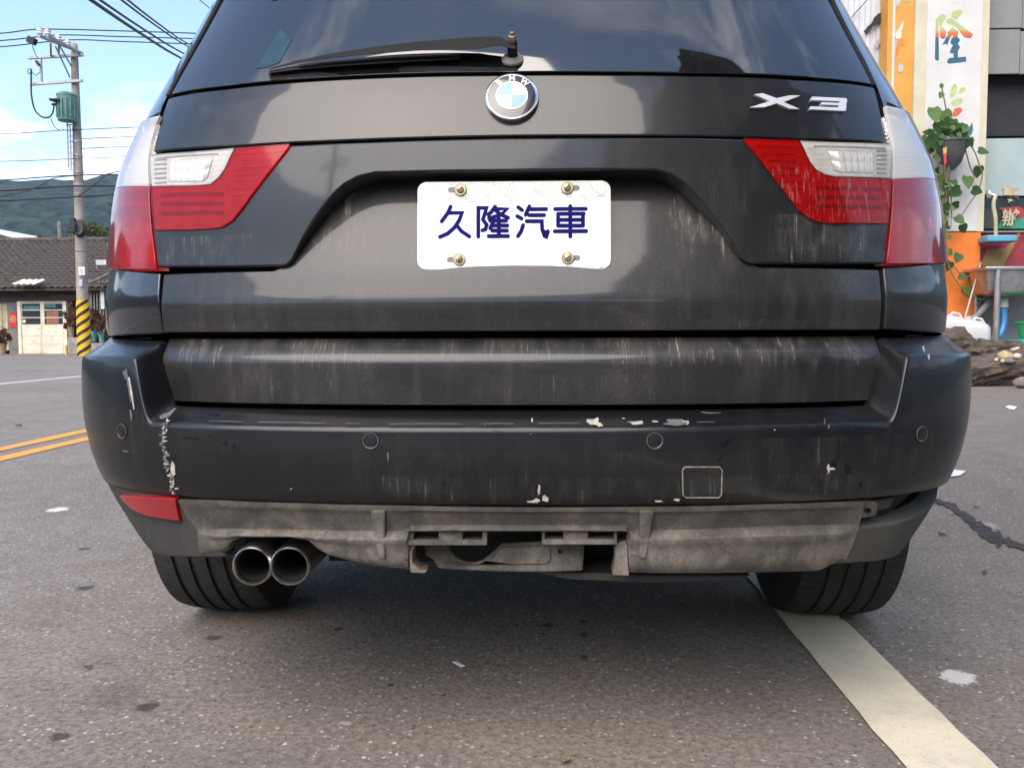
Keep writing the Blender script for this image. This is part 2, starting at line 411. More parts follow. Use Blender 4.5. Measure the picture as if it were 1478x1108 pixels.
# ---- materials
def dusty_paint(name, film=.10, zones=(), base=(.005, .0058, .0080), dust=(.30, .275, .24), rough=.30, scuff=.0, coat=.55, fr=300, crough=.05):
    """dark car paint under a film of road dust; zones = (x0,x1,z0,z1,strength) of dried run-off streaks"""
    m = MT(name); X = m.xyz()
    big = m.rng(m.noise(3.2, 4, .6, .6), .3, .75, .35, 1.25)
    fine = m.rng(m.noise(300, 2, .6), .35, .75, .6, 1.3)
    d = m.mth('MULTIPLY', m.mth('MULTIPLY', big, fine), film)
    wash = m.noise(1., 3, .6, vec=m.map((30, 30, 2.2)))
    d = m.mth('ADD', d, m.rng(wash, .45, .75, 0, film*.7))
    if zones:
        sn = m.noise(1, 1.5, .45, 0, vec=m.map((fr, fr*.06, fr*.045)))
        br = m.noise(1, 3, .6, vec=m.map((fr*.13, fr*.03, fr*.06)))
        jit = m.mth('SUBTRACT', m.noise(1, 2, .6, vec=m.map((fr*.3, fr*.05, .01))), .5)
        stx = m.mth('MULTIPLY', m.mth('MULTIPLY', m.rng(sn, .54, .70), m.rng(br, .44, .66)), m.rng(fine, .55, 1.1, .35, 1.25))
        tot = None
        for (x0, x1, z0, z1, st) in zones:
            fx = min(.06, (x1-x0)*.25)
            mk = m.mth('MULTIPLY', m.rng(X[0], x0, x0+fx), m.rng(X[0], x1-fx, x1, 1, 0))
            zz = m.mth('MULTIPLY_ADD', jit, (z1-z0)*1.6, X[2])
            mk = m.mth('MULTIPLY', mk, m.mth('MULTIPLY', m.rng(zz, z0, z0+(z1-z0)*.5, 0, st), m.rng(X[2], z1+.003, z1, 0, 1)))
            tot = mk if tot is None else m.mth('MAXIMUM', tot, mk)
        d = m.mth('ADD', d, m.mth('MULTIPLY', stx, tot))
    if scuff:
        sc1 = m.rng(m.noise(1, 3, .7, 1.2, vec=m.map((60, 60, 90))), .62, .75, 0, scuff)
        spk = m.rng(m.voro(240), .02, .14, scuff*2.4, 0)
        d = m.mth('ADD', d, m.mth('ADD', sc1, m.mth('MULTIPLY', spk, m.rng(big, .8, 1.1))))
    if zones:   # settled dust along each ledge, thicker towards its top edge
        d = m.mth('ADD', d, m.mth('MULTIPLY', tot, m.rng(br, .3, .75, .0, .22)))
    d = m.mth('MINIMUM', d, .92)
    paint = m.pbr(base, rough, 0.0, m.bump(m.noise(26, 2), .015, .004), coat=coat, coat_rough=crough, spec=.3)
    dst = m.pbr(dust, .9, spec=.2)
    ms = m.n('MixShader'); m.l(d, ms.inputs[0]); m.l(paint, ms.inputs[1]); m.l(dst, ms.inputs[2])
    return m.done(ms.outputs[0])
M_up = dusty_paint('paint_upper', .04, rough=.32, coat=.62, crough=.05)
M_side = dusty_paint('paint_side', .02, rough=.2, coat=.9)
M_garn = dusty_paint('paint_garnish', .04, [(.41, .66, .845, .925, .62), (-.66, -.42, .845, .90, .34), (.2, .6, .845, 1.0, .06)], rough=.42, coat=.55, crough=.07)
M_low = dusty_paint('paint_lower', .085, [(-.65, .65, .735, .75, .12), (-.43, -.24, .86, .975, 1.2), (.25, .43, .86, .975, 1.2)], rough=.44, coat=.55, fr=340, crough=.07)
M_strip = dusty_paint('paint_strip', .085, [(-.62, -.25, .672, .722, .62), (.12, .62, .672, .722, .62), (-.25, .2, .69, .722, .40), (-.56, -.2, .615, .69, .20), (-.1, .35, .615, .66, .14)], rough=.38, coat=.6, crough=.10)
M_bump = dusty_paint('paint_bumper', .018, [(-.25, .62, .452, .50, .22), (.35, .78, .46, .56, .12), (-.3, .6, .452, .54, .07), (-.8, -.5, .46, .60, .05)], rough=.34, scuff=.05, coat=.32, fr=260, crough=.09, base=(.0045, .0052, .0072))
def dirty_plastic(name, col=(.03, .029, .028), film=.55, dust=(.30, .28, .24), sc=1., mud=0):
    m = MT(name); X = m.xyz()
    a = m.rng(m.noise(3.2*sc, 4, .55, .4), .3, .72, .62, 1.)
    b = m.rng(m.noise(190*sc, 3, .6), .3, .72, .72, 1.06)
    st = m.rng(m.noise(1, 3, .6, vec=m.map((34, 34, 2.5))), .35, .7, .78, 1.06)
    sp = m.rng(m.noise(46*sc, 5, .75), .60, .70, 1, .55)
    d = m.mth('MINIMUM', m.mth('MULTIPLY', m.mth('MULTIPLY', m.mth('MULTIPLY', a, b), m.mth('MULTIPLY', st, sp)), film), .95)
    if mud:   # dried splash, heaviest on the lower half and in patches
        lowf = m.rng(m.mth('MULTIPLY_ADD', m.mth('SUBTRACT', m.noise(7, 4, .6), .5), .10, X[2]), .425, .385, .55, 1.22)
        blot = m.rng(m.noise(14, 5, .68, .6), .36, .66, .50, 1.30)
        d = m.mth('MINIMUM', m.mth('MULTIPLY', d, m.mth('MULTIPLY', lowf, blot)), .95)
    c = m.mix(d, col, m.mix(m.noise(9, 4), dust, tuple(x*.72 for x in dust)))
    h = m.noise(420, 4, .6)
    return m.done(m.pbr(c, .82, 0, m.bump(h, .35, .002), spec=.3))
M_plast = dirty_plastic('dusty_grey_plastic', film=.62, dust=(.36, .32, .262), mud=1)
M_plast_d = dirty_plastic('dark_plastic_trim', film=.22)
M_gap = simple('black_gap', (.006, .006, .006), .9)
M_rub = dirty_plastic('tyre_rubber', (.012, .012, .012), .30, (.17, .16, .14))
M_chip = simple('bare_primer_chip', (.46, .43, .36), .8, scale=90, var=.2)
M_chip2 = simple('scratched_grey', (.12, .122, .125), .7, scale=60, var=.35)
M_dk = simple('black_touch_mark', (.003, .003, .003), .25, scale=40)
M_chrome = simple('satin_chrome', (.72, .72, .73), .22, 1., var=.06)
M_silver = simple('satin_silver_lettering', (.74, .74, .75), .38, .45, var=.05)
M_steel = simple('dull_steel_tip', (.46, .44, .40), .34, 1., var=.2, scale=18, dirt=((.10, .08, .06), .5))
M_rust = simple('rusty_steel', (.13, .075, .045), .85, .2, var=.4, scale=14, bump=.4)
M_brass = simple('old_brass_bolt', (.42, .34, .22), .45, .8, var=.25, scale=60, dirt=((.12, .09, .06), .6))
def glass_mat():
    m = MT('tinted_rear_glass')
    d = m.rng(m.noise(420, 3, .6), .55, .75, 0, .03)
    d = m.mth('ADD', d, m.rng(m.noise(4, 5, .6), .35, .75, .004, .022))
    g = m.pbr((.004, .005, .007), .035, 0, m.bump(m.noise(2.2, 2), .012, .03), ior=2.0)
    s = m.pbr((.34, .32, .28), .9)
    ms = m.n('MixShader'); m.l(d, ms.inputs[0]); m.l(g, ms.inputs[1]); m.l(s, ms.inputs[2]); return m.done(ms.outputs[0])
M_glass = glass_mat()
def lens(name, tint, body, fac, zones=()):
    m = MT(name)
    tr = m.n('BsdfTransparent'); m.put(tr.inputs[0], tint)
    bd = m.pbr(body, .12, coat=.6, coat_rough=.05)
    ms = m.n('MixShader'); ms.inputs[0].default_value = fac; m.l(tr.outputs[0], ms.inputs[1]); m.l(bd, ms.inputs[2])
    gl = m.n('BsdfGlossy'); gl.inputs['Roughness'].default_value = .04
    fr = m.n('Fresnel'); fr.inputs[0].default_value = 1.17
    m2 = m.n('MixShader'); m.l(fr.outputs[0], m2.inputs[0]); m.l(ms.outputs[0], m2.inputs[1]); m.l(gl.outputs[0], m2.inputs[2])
    d = m.rng(m.noise(300, 3, .6), .5, .8, .006, .03)
    for (x0, x1, z0, z1, st, scx) in zones:
        X = m.xyz()
        mk = m.mth('MULTIPLY', m.mth('MULTIPLY', m.rng(X[0], x0, x0+.04), m.rng(X[0], x1-.01, x1, 1, 0)), m.mth('MULTIPLY', m.rng(X[2], z0, z0+.03), m.rng(X[2], z1-.03, z1, 1, 0)))
        sn = m.rng(m.noise(1, 4, .65, .2, vec=m.map((scx, scx, scx*.05))), .52, .7)
        d = m.mth('ADD', d, m.mth('MULTIPLY', m.mth('MULTIPLY', sn, mk), st))
    ds = m.pbr((.42, .38, .32), .9)
    m3 = m.n('MixShader'); m.l(d, m3.inputs[0]); m.l(m2.outputs[0], m3.inputs[1]); m.l(ds, m3.inputs[2])
    return m.done(m3.outputs[0])
M_red = lens('red_lamp_lens', (.92, .018, .03), (.22, .0015, .004), .30, [(.40, .66, .90, 1.02, .24, 260)])
M_red_o = lens('red_corner_lens', (.92, .016, .026), (.44, .003, .008), .55)
M_clear_o = lens('clear_corner_lens', (.96, .94, .90), (.86, .83, .76), .55)
M_clear = lens('clear_lamp_lens', (.97, .96, .94), (.8, .79, .76), .12, [(.45, .66, .95, 1.04, .15, 260)])
def reflector_mat():
    m = MT('lamp_reflector')
    X = m.xyz()
    a = m.voro(1, vec=m.map((60, 60, 110)), rnd=.15)
    c = m.mix(m.rng(m.noise(40, 3), .3, .7), (.72, .70, .65), (.56, .545, .51))
    return m.done(m.pbr(c, .3, .08, m.bump(a, .7, .0016)))
M_refl = reflector_mat()
M_facet = simple('mirror_facets', (.95, .93, .89), .18, .45, var=.03)
M_lampdk = simple('lamp_housing_grey', (.34, .33, .32), .45, .3, var=.1)

CAR = empty('parked_car', (0, 2.0, 0), 'dusty black estate car seen from behind, scratched rear bumper and white number plate', 'car')

# ---- dark inner shell behind the panel gaps
S_in = Surf([(.60, .075), (.79, .088), (.85, .10), (.90, .16), (1.0, .165), (1.06, .12), (1.17, .155), (1.323, .245), (1.6, .45)], WB)
patch('inner_body', S_in, [[('t', t, z) for z in (1.60, 1.40, 1.20, 1.0, .74)] for t in (-.98, -.6, 0, .6, .98)], M_gap, CAR, nu=12, nv=10, off=-.014, thick=0, bevel=0)

# ---- tailgate
patch('tailgate_upper_panel', S_body, [[(243, 142), (221, 219)], [(330, 128), (330, 212)], [(480, 115), (480, 204)], [(620, 109.5), (620, 199)], [(740, 108), (740, 196.5)], [(880, 108), (880, 196)],
      [(1000, 109.5), (1000, 196.5)], [(1150, 115), (1150, 201)], [(1262, 126), (1279, 206)]], M_up, CAR, nu=8, nv=14, thick=.02, bevel=.003)
lip = [(230, 386), (330, 386), (408, 385.5), (415, 384), (422, 377), (438, 345), (457, 314), (481, 283), (497, 268), (517, 257), (542, 251), (640, 248.5), (740, 247.5), (850, 246), (945, 246.5), (967, 252), (987, 265), (1007, 285),
       (1023, 305), (1045, 333), (1063, 361), (1069, 373), (1077, 379.5), (1086, 381), (1180, 381), (1275, 381)]
def topl(u): return interp([(222, 224), (330, 216), (480, 208), (620, 203), (740, 200.5), (880, 200), (1000, 200), (1150, 204.5), (1280, 210)], u)
gc = []
for i, (u, v) in enumerate(lip):
    ut = 222 if i == 0 else (1280 if i == len(lip)-1 else u)
    gc.append([(ut, topl(ut)), (u, v)])
patch('tailgate_garnish', S_body, gc, M_garn, CAR, nu=4, nv=16, off=.004, thick=.062, bevel=.0035)
lowz = [(-.632, .838), (-.41, .838), (-.392, .845), (-.372, .88), (-.34, .93), (-.30, .99), (-.26, 1.015), (-.2, 1.02), (0, 1.02), (.2, 1.02), (.26, 1.015), (.30, .99), (.34, .93), (.372, .88), (.392, .845), (.41, .838), (.632, .838)]
patch('tailgate_lower_panel', S_low, [[('x', x, z), ('x', x, .7975), ('x', x, .7335)] for x, z in lowz], M_low, CAR, nu=5, nv=14, thick=.018, bevel=.003)
patch('tailgate_trim_strip', S_strip, [[('x', x, .7225), ('x', x, .690), ('x', x, .612)] for x in (-.630, -.624, -.3, 0, .3, .624, .630)], M_strip, CAR, nu=8, nv=8, thick=.03, bevel=.004)
# grip ledge with its clips above the plate
bm = bmesh.new()
for a, b in ((-.22, -.165), (-.158, -.10), (-.09, .06), (.066, .11), (.118, .20)):
    bm_box(bm, (a, .098, 1.005), (b, .128, 1.012))
obj('grip_ledge', bm, M_gap, CAR, bevel=.001)['kind'] = 'stuff'

# ---- rear window, seal, wiper
gl_cols = [[('x', -.565, 1.57), (325, 0), (249, 137)], [('x', -.52, 1.57), (380, 0), (330, 124.5)], [('x', -.3, 1.57), (560, 0), (480, 112)], [('x', -.1, 1.57), (680, 0), (650, 105.5)], [('x', 0, 1.57), (740, 0), (740, 104.5)],
           [('x', .12, 1.57), (840, 0), (880, 104.5)], [('x', .3, 1.57), (960, 0), (1000, 106)], [('x', .52, 1.57), (1140, 0), (1180, 113.5)], [('x', .565, 1.57), (1193, 0), (1257, 122.5)]]
glass = patch('rear_window', S_body, gl_cols, M_glass, CAR, nu=8, nv=12, off=.002, thick=.006, bevel=.001)
for sg, a, b, c in ((-1, (243, 140), (318, 0), -.575), (1, (1262, 126), (1200, 0), .575)):
    w_ = 3.5
    patch('window_seal', S_body, [[('x', c-sg*.006, 1.57), (b[0]+sg*-w_, 0), (a[0]-sg*w_, a[1]-2)], [('x', c, 1.57), (b[0]+sg*1, 0), (a[0]+sg*1.5, a[1])]], M_gap, CAR, nu=2, nv=10, off=.004, thick=.012, bevel=.001)
decal('window_patch', S_body, [(371, 101), (405, 45), (422, 59), (404, 92), (386, 99)], simple('teal_patch', (.018, .05, .065), .15, scale=30), glass, off=.0022)  # teal shape laid flat on the glass

def bar(name, pts, mat, parent, surf=S_body):
    """pts: (u, v_top, v_bottom, offset from glass, thickness)"""
    bm = bmesh.new(); rings = []
    for u, a, b, o, th in pts:
        rings.append([bm.verts.new(surf.at(u, a, o)), bm.verts.new(surf.at(u, b, o)), bm.verts.new(surf.at(u, b, o-th)), bm.verts.new(surf.at(u, a, o-th))])
    for r0, r1 in zip(rings, rings[1:]):
        for k in range(4): bm.faces.new((r0[k], r0[(k+1) % 4], r1[(k+1) % 4], r1[k]))
    bm.faces.new(rings[0]); bm.faces.new(rings[-1][::-1])
    return obj(name, bm, mat, parent, bevel=.0012)
M_wip = dirty_plastic('wiper_black', (.008, .008, .008), .05)
WP = bar('wiper_arm', [(388, 99, 101, .012, .006), (430, 87, 91.5, .016, .007), (480, 77, 84.5, .019, .008), (535, 68.5, 78.5, .022, .010), (600, 60.5, 73.5, .026, .011), (660, 55.5, 72, .030, .012), (690, 53.5, 71, .032, .012), (702, 53, 68.5, .033, .011), (722, 53, 66, .034, .010), (731, 60, 69, .034, .009), (745, 66.5, 72, .034, .009)], M_wip, CAR)
WBL = bar('wiper_blade', [(389, 103.5, 106.5, .010, .008), (420, 98.5, 102, .012, .009), (480, 92, 96.5, .013, .010), (560, 85, 91.5, .014, .010), (620, 82, 88, .014, .010), (664, 80.5, 86, .013, .009)], M_gap, WP)
bar('blade_bracket', [(430, 93, 95, .018, .004), (485, 87, 89.5, .020, .004), (560, 81, 83.5, .022, .004), (660, 76.5, 79, .024, .004)], M_wip, WP)
q = S_body.at(740, 88, 0); qn = S_body.nrm(*S_body.un(740, 88))
F = frame(q, qn + Vector((0, 0, .45)))
lathe('wiper_grommet', [(.019, 0), (.019, .004), (.014, .009), (.0095, .010)], F, simple('grommet_grey', (.22, .21, .20), .8, scale=50), WP, 24)
lathe('wiper_spindle', [(.0085, 0), (.0085, .034), (.006, .036), (.006, .037)], F, M_wip, WP, 16)
lathe('spindle_nut', [(.0068, .036), (.0068, .044), (.004, .045), (.004, .050), (0, .051)], F, M_brass, WP, 6, 20)
decal('blade_shadow', S_body, [(388, 108), (440, 104), (600, 97), (700, 99), (748, 100), (748, 103.5), (600, 105.5), (470, 111), (392, 118)], M_gap, glass, off=.0024)  # the wiper's shadow and dark reflection, painted as a black band

# ---- lamps
def lamp(name, label, white, red, depth, side):
    LO = .0055 if side else .0085
    E = patch('lens', S_body, red, M_red_o if side else M_red, CAR, nu=8, nv=8, off=LO, thick=.006, bevel=.001)
    E.name = 'tail_lamp'; E['label'] = label
    patch('clear_lens', S_body, white, M_clear_o if side else M_clear, E, nu=8, nv=8, off=LO, thick=.006, bevel=.001)
    return E
SO = .5
def outer(side):
    s = -1 if side == 'l' else 1
    if s < 0: inn = [(228.5, 182), (219.5, 218), (219, 270), (229.5, 389)]
    else: inn = [(1277.5, 169.5), (1285, 207), (1285.5, 260), (1276.5, 381.5)]
    zt = [1.150, 1.085, 1.021, .866]
    def colw(y): return [('w', y, z-(0 if y > .3 else .012), s) for z in zt]
    cols = [inn, colw(.26), colw(.36), colw(.47)]
    if s > 0: cols = cols[::-1]
    W = [c[:3] for c in cols]; Rd = [c[2:] for c in cols]
    E = lamp('tail_lamp', 'wrap-round lamp on the %s rear corner, clear above red' % ('left' if s < 0 else 'right'), W, Rd, .03, s)
    # housing behind the lens
    def shr(c): return c
    patch('reflector', S_body, W, M_refl, E, nu=8, nv=8, off=-.014, thick=.0, bevel=0)
    Wf = [[('t', S_body.tz(c[0])[0]*(1-.0*k), S_body.tz(c[0])[1]-.012), ('t', S_body.tz(c[2])[0], S_body.tz(c[2])[1]+.006)] for k, c in enumerate(W)]
    patch('reflector_facets', S_body, Wf, M_facet, E, nu=36, nv=64, off=-.012, thick=0, bevel=0, ang=60, offv=lambda v, c: .0042*abs(math.sin(v*math.pi*13))+.0030*abs(math.sin(c*math.pi*9+v*2)))
    patch('reflector_facets', S_body, [[('t', S_body.tz(c[0])[0], S_body.tz(c[0])[1]*.42+S_body.tz(c[1])[1]*.58), ('t', S_body.tz(c[1])[0], S_body.tz(c[1])[1]+.012)] for c in Rd], M_facet, E, nu=30, nv=40, off=-.019, thick=0, bevel=0, ang=60, offv=lambda v, c: .0035*abs(math.sin(v*math.pi*8))+.0025*abs(math.sin(c*math.pi*12)))
    patch('reflector', S_body, Rd, M_refl, E, nu=8, nv=8, off=-.022, thick=.0, bevel=0)
    for k, (a, b) in enumerate(((.02, .11), (.16, .22), (.28, .35))):   # dark horizontal bars inside the red half
        cc = []
        for c in Rd:
            t0, z0 = S_body.tz(c[0]); t1, z1 = S_body.tz(c[1])
            f = lambda r: ('x', S_body.pt(t0+(t1-t0)*r, z0+(z1-z0)*r).x, z0+(z1-z0)*r) if abs(t0) < .999 else ('w', .47, z0+(z1-z0)*r, s)
            cc.append([f(a), f(b)])
        patch('inner_rib', S_body, cc, M_lampdk if k == 1 else M_gap, E, nu=6, nv=2, off=-.004, thick=.012, bevel=0)
    return E
outer('l'); outer('r')
def inner_lamp(white, red, ribs, label):
    E = lamp('tail_lamp', label, white, red, .03, 0)
    for cols in (white, red):
        patch('reflector', S_body, cols, M_refl, E, nu=8, nv=8, off=.0047, thick=0, bevel=0)
    for cols, m_ in ribs: patch('inner_rib', S_body, cols, m_, E, nu=4, nv=2, off=.0062, thick=.0015, bevel=.0004)
    return E
M_ribw = simple('lamp_rib_white', (.75, .74, .70), .3, .4, var=.1)
wl = [[(221, 226.5), (223, 270)], [(280, 222), (280, 269)], [(306, 219.5), (306, 267)], [(322, 218), (318, 257)], [(341, 216), (326, 246)]]
# red body of the left lamp: L-shaped, built as columns from outer edge to tip
rl = [[(223, 271), (228, 333)], [(280, 270), (280, 332.5)], [(308, 268), (306, 331)], [(320, 258.5), (323, 329)], [(328, 247), (338, 320)], [(342.5, 216), (352, 303)], [(380, 213), (386, 257)], [(410, 211), (414, 222)], [(420, 210), (421, 212)]]
ribs = [([[(227, 231+i*6.6), (227, 233.4+i*6.6)], [(244, 230+i*6.6), (244, 232.4+i*6.6)]], M_lampdk) for i in range(6)] + [([[(229, 229), (229, 231)], [(318, 222.5), (318, 224.5)]], M_lampdk)]
ribs += [([[(328, 250+i*9), (328, 254+i*9)], [(395-i*8, 222+i*11), (395-i*8, 226+i*11)]], M_ribw) for i in range(0)]
ribs += [([[(236, 280+i*13), (236, 285+i*13)], [(325, 279+i*13), (325, 284+i*13)]], M_lampdk) for i in range(3)]
ribs += [([[(354-i*3, 222+i*10), (354-i*3, 224+i*10)], [(400-i*6, 220+i*10), (400-i*6, 222+i*10)]], M_ribw) for i in range(7)]
LL = inner_lamp(wl, rl, ribs, 'tailgate lamp on the left, red with a clear corner')
wr = [[(1152, 205.5), (1166, 235)], [(1170, 206.5), (1175, 246)], [(1190, 207.5), (1188, 253)], [(1205, 208), (1203, 256)], [(1281, 211.5), (1281, 258.5)]]
rr = [[(1071, 202.5), (1072, 205)], [(1085, 203), (1082, 217)], [(1110, 204), (1108, 250)], [(1150.5, 205.5), (1136, 287)], [(1165, 236), (1150, 304)], [(1174, 247), (1163, 315)], [(1188, 254.5), (1178, 321)], [(1203, 257.5), (1196, 323)], [(1281, 260), (1276, 323.5)]]
ribs = [([[(1262, 218+i*6.4), (1262, 220.2+i*6.4)], [(1276, 218+i*6.4), (1276, 220.2+i*6.4)]], M_lampdk) for i in range(6)] + [([[(1172, 211.5), (1172, 213.5)], [(1274, 215), (1274, 217)]], M_lampdk)]
ribs += [([[(1175, 270+i*13), (1175, 275+i*13)], [(1268, 272+i*13), (1268, 277+i*13)]], M_lampdk) for i in range(3)]
ribs += [([[(1092+i*6, 212+i*10), (1092+i*6, 214+i*10)], [(1140+i*3, 213+i*10), (1140+i*3, 215+i*10)]], M_ribw) for i in range(7)]
LR = inner_lamp(wr, rr, ribs, 'tailgate lamp on the right, red with a clear corner, streaked with dust')

fac = lambda v, c: .0009*abs(math.sin(v*math.pi*2))+.0016*abs(math.sin(c*math.pi*11))
patch('reflector_facets', S_body, [[(247, 236), (247, 263)], [(300, 232), (296, 263)], [(310, 231.5), (303, 257)]], M_facet, LL, nu=28, nv=30, off=.0052, thick=0, bevel=0, ang=60, offv=fac)
patch('reflector_facets', S_body, [[(1192, 220), (1200, 246)], [(1205, 221), (1210, 250)], [(1258, 222.5), (1258, 251)]], M_facet, LR, nu=28, nv=30, off=.0052, thick=0, bevel=0, ang=60, offv=fac)

# ---- quarter panels and pillars
for s, inn in ((-1, [(231, 394), (235, 482)]), (1, [(1275.5, 386), (1277, 476)])):
    cols = [inn, [('w', .26, .856, s), ('w', .26, .728, s)], [('w', .36, .862, s), ('w', .36, .728, s)], [('w', .50, .862, s), ('w', .50, .728, s)]]
    if s > 0: cols = cols[::-1]
    patch('quarter_panel', S_body, cols, M_side if s < 0 else M_garn, CAR, nu=9, nv=8, thick=.018, bevel=.003)
for s, inn in ((-1, [('x', -.60, 1.62), (312, -2), (268, 79), (239, 138), (227, 178.5)]), (1, [('x', .60, 1.62), (1206, -2), (1240, 70), (1265.5, 124), (1278.5, 166)])):
    zz = [1.62, 1.46, 1.30, 1.20, 1.154]
    cols = [inn] + [[('w', y + (z-1.15)*.55, z, s) for z in zz] for y in (.28, .40, .56)]
    if s > 0: cols = cols[::-1]
    patch('rear_pillar', S_body, cols, M_side, CAR, nu=10, nv=6, thick=.02, bevel=.003)

# ---- bumper
def bumper():
    taus = []
    xs = [0]
    n = 150
    tl = [-1.10, -1.06, -1.02]
    tl += [-1 + 2*i/n for i in range(n+1)] + [1.02, 1.06, 1.10]
    # denser around the end blocks
    for x in (.614, .620, .624, .628, .632, .636, .640, .644, .648, .653, .658, .664, .672):
        for s in (-1, 1): tl.append(S_bump.tau_x(s*x, .62))
    tl = sorted(set(round(t, 5) for t in tl))
    bm = bmesh.new(); cols = []
    for t in tl:
        x = abs(S_bump.pt(t, .62).x)
        h = sstep(.624, .662, x)
        zt = .583 + (.693-.583)*h; z2 = .609 + (.729-.609)*h; i2 = .060 + (.125-.060)*h
        if h > 0:
            n_ = S_bump.nrm(t, .70); dd = .01
            while dd < .2:
                q = S_bump.pt(t, .73)-n_*dd
                if abs(q.x) < S_body.W(.73)-.004 and q.y > S_body.y(q.x, .735)+.004: break
                dd += .002
            i2 = .060*(1-h)+(dd+.004)*h
        zb = .452
        rows = [(zb+.002, .035), (zb, .004), (zb+.003, .0005), (.475, 0), (.50, 0), (.525, 0), (.55, 0), (.572, 0)]
        rows += [(.572+(zt-.010-.572)*k/4, 0) for k in (1, 2, 3, 4)]
        rows += [(zt-.005, .001), (zt-.001, .0035), (zt+.001, .008)]
        rows += [(zt+.001+(z2-zt-.001)*k/4, .008+(i2-.008)*k/4) for k in (1, 2, 3)] + [(z2, i2), (z2-.008, i2+.012), (z2-.03, i2+.012)]
        cols.append([bm.verts.new(S_bump.pt(t, z) - S_bump.nrm(t, min(z, .7))*ins) for z, ins in rows])
    for a, b in zip(cols, cols[1:]):
        for r in range(len(a)-1): bm.faces.new((a[r], a[r+1], b[r+1], b[r]))
    return obj('bumper', bm, M_bump, CAR, ang=50)
BUMP = bumper()
M_ring = simple('sensor_ring', (.10, .10, .10), .5, scale=90)
for i, (u, v) in enumerate(((535, 636), (945, 636), (176, 622), (1330, 626))):
    p = S_bump.at(u, v, 0); nr = S_bump.nrm(*S_bump.un(u, v)); F = frame(p, nr)
    o = lathe('parking_sensor', [(.0135, -.002), (.0135, .0008), (.0125, .0014), (.0105, .0002), (.0100, -.001), (.0095, .001), (.0, .0016)], F, M_bump, BUMP, 28)
    lathe('sensor_gap', [(.0148, .0004), (.0148, .0010), (.0134, .0011), (.0134, .0004)], F, M_gap, o, 28)
    lathe('sensor_rim', [(.0132, .0008), (.0128, .0016), (.0118, .0014)], F, M_ring, o, 28)
# towing eye cover
tow = [(988, 673.5), (1038, 673.5), (1042, 678), (1041, 713), (1037, 717.5), (990, 717.5), (985.5, 713), (985, 678)]
tc_ = decal('towing_eye_cover', S_bump, tow, M_bump, BUMP, off=.0006, thick=.0008)
bm = bmesh.new(); pts = [S_bump.at(u, v, .0012) for u, v in tow]; bm_tube(bm, pts+[pts[0]], .0011, 6, False); obj('cover_edge', bm, simple('dust_line', (.24, .22, .18), .9, scale=80, var=.4), tc_)

# ---- lower valance
low_l = [[('w', .56, .450, -1), ('w', .56, .335, -1)], [('w', .36, .450, -1), ('w', .36, .322, -1)], [('w', .25, .450, -1), ('w', .25, .312, -1)], [('x', -.66, .450), ('x', -.635, .325)], [('x', -.59, .450), ('x', -.50, .345)]]
patch('bumper_corner', S_bump, low_l, M_plast_d, CAR, nu=8, nv=8, off=-.004, thick=.03, bevel=.004)
low_r = [[('x', .575, .400), ('x', .54, .335)], [('x', .66, .398), ('x', .635, .325)], [('w', .22, .406, 1), ('w', .22, .315, 1)], [('w', .30, .424, 1), ('w', .30, .316, 1)], [('w', .36, .449, 1), ('w', .36, .322, 1)], [('w', .56, .450, 1), ('w', .56, .335, 1)]]
patch('bumper_corner', S_bump, low_r, M_plast_d, CAR, nu=8, nv=8, off=-.004, thick=.03, bevel=.004)
M_rflx = MT('red_reflector'); M_rflx = M_rflx.done(M_rflx.pbr(M_rflx.mix(M_rflx.rng(M_rflx.noise(7, 4), .3, .7), (.42, .012, .02), (.30, .008, .014)), .3, coat=.6, coat_rough=.15, normal=M_rflx.bump(M_rflx.voro(420, rnd=.2), .25, .001)))
patch('rear_reflector', S_bump, [[(175, 714.5), (178, 719)], [(190, 715), (192, 733)], [(210, 716), (212, 742)], [(236, 717), (238, 747)], [(255, 718.5), (261, 750)]], M_rflx, CAR, nu=5, nv=6, off=.004, thick=.02, bevel=.002)
# empty reflector pocket on the right
patch('reflector_pocket', S_bump, [[(1240, 724), (1240, 756)], [(1344, 715), (1300, 752)]], M_gap, CAR, nu=8, nv=4, off=-.028, thick=0, bevel=0)
patch('pocket_bracket', S_bump, [[(1243, 725), (1241, 751)], [(1266, 726), (1266, 748)], [(1271, 729), (1270, 744)]], M_plast, CAR, nu=3, nv=5, off=-.006, thick=.006, bevel=.002)
decal('bolt_hole', S_bump, [(1254+4*math.cos(a*.785), 737+4*math.sin(a*.785)) for a in range(8)], M_gap, CAR, off=-.0055, thick=.001)
patch('pocket_bracket', S_bump, [[(1276, 730), (1276, 748)], [(1306, 727), (1300, 742)]], M_plast_d, CAR, nu=3, nv=5, off=-.022, thick=.004, bevel=.002)

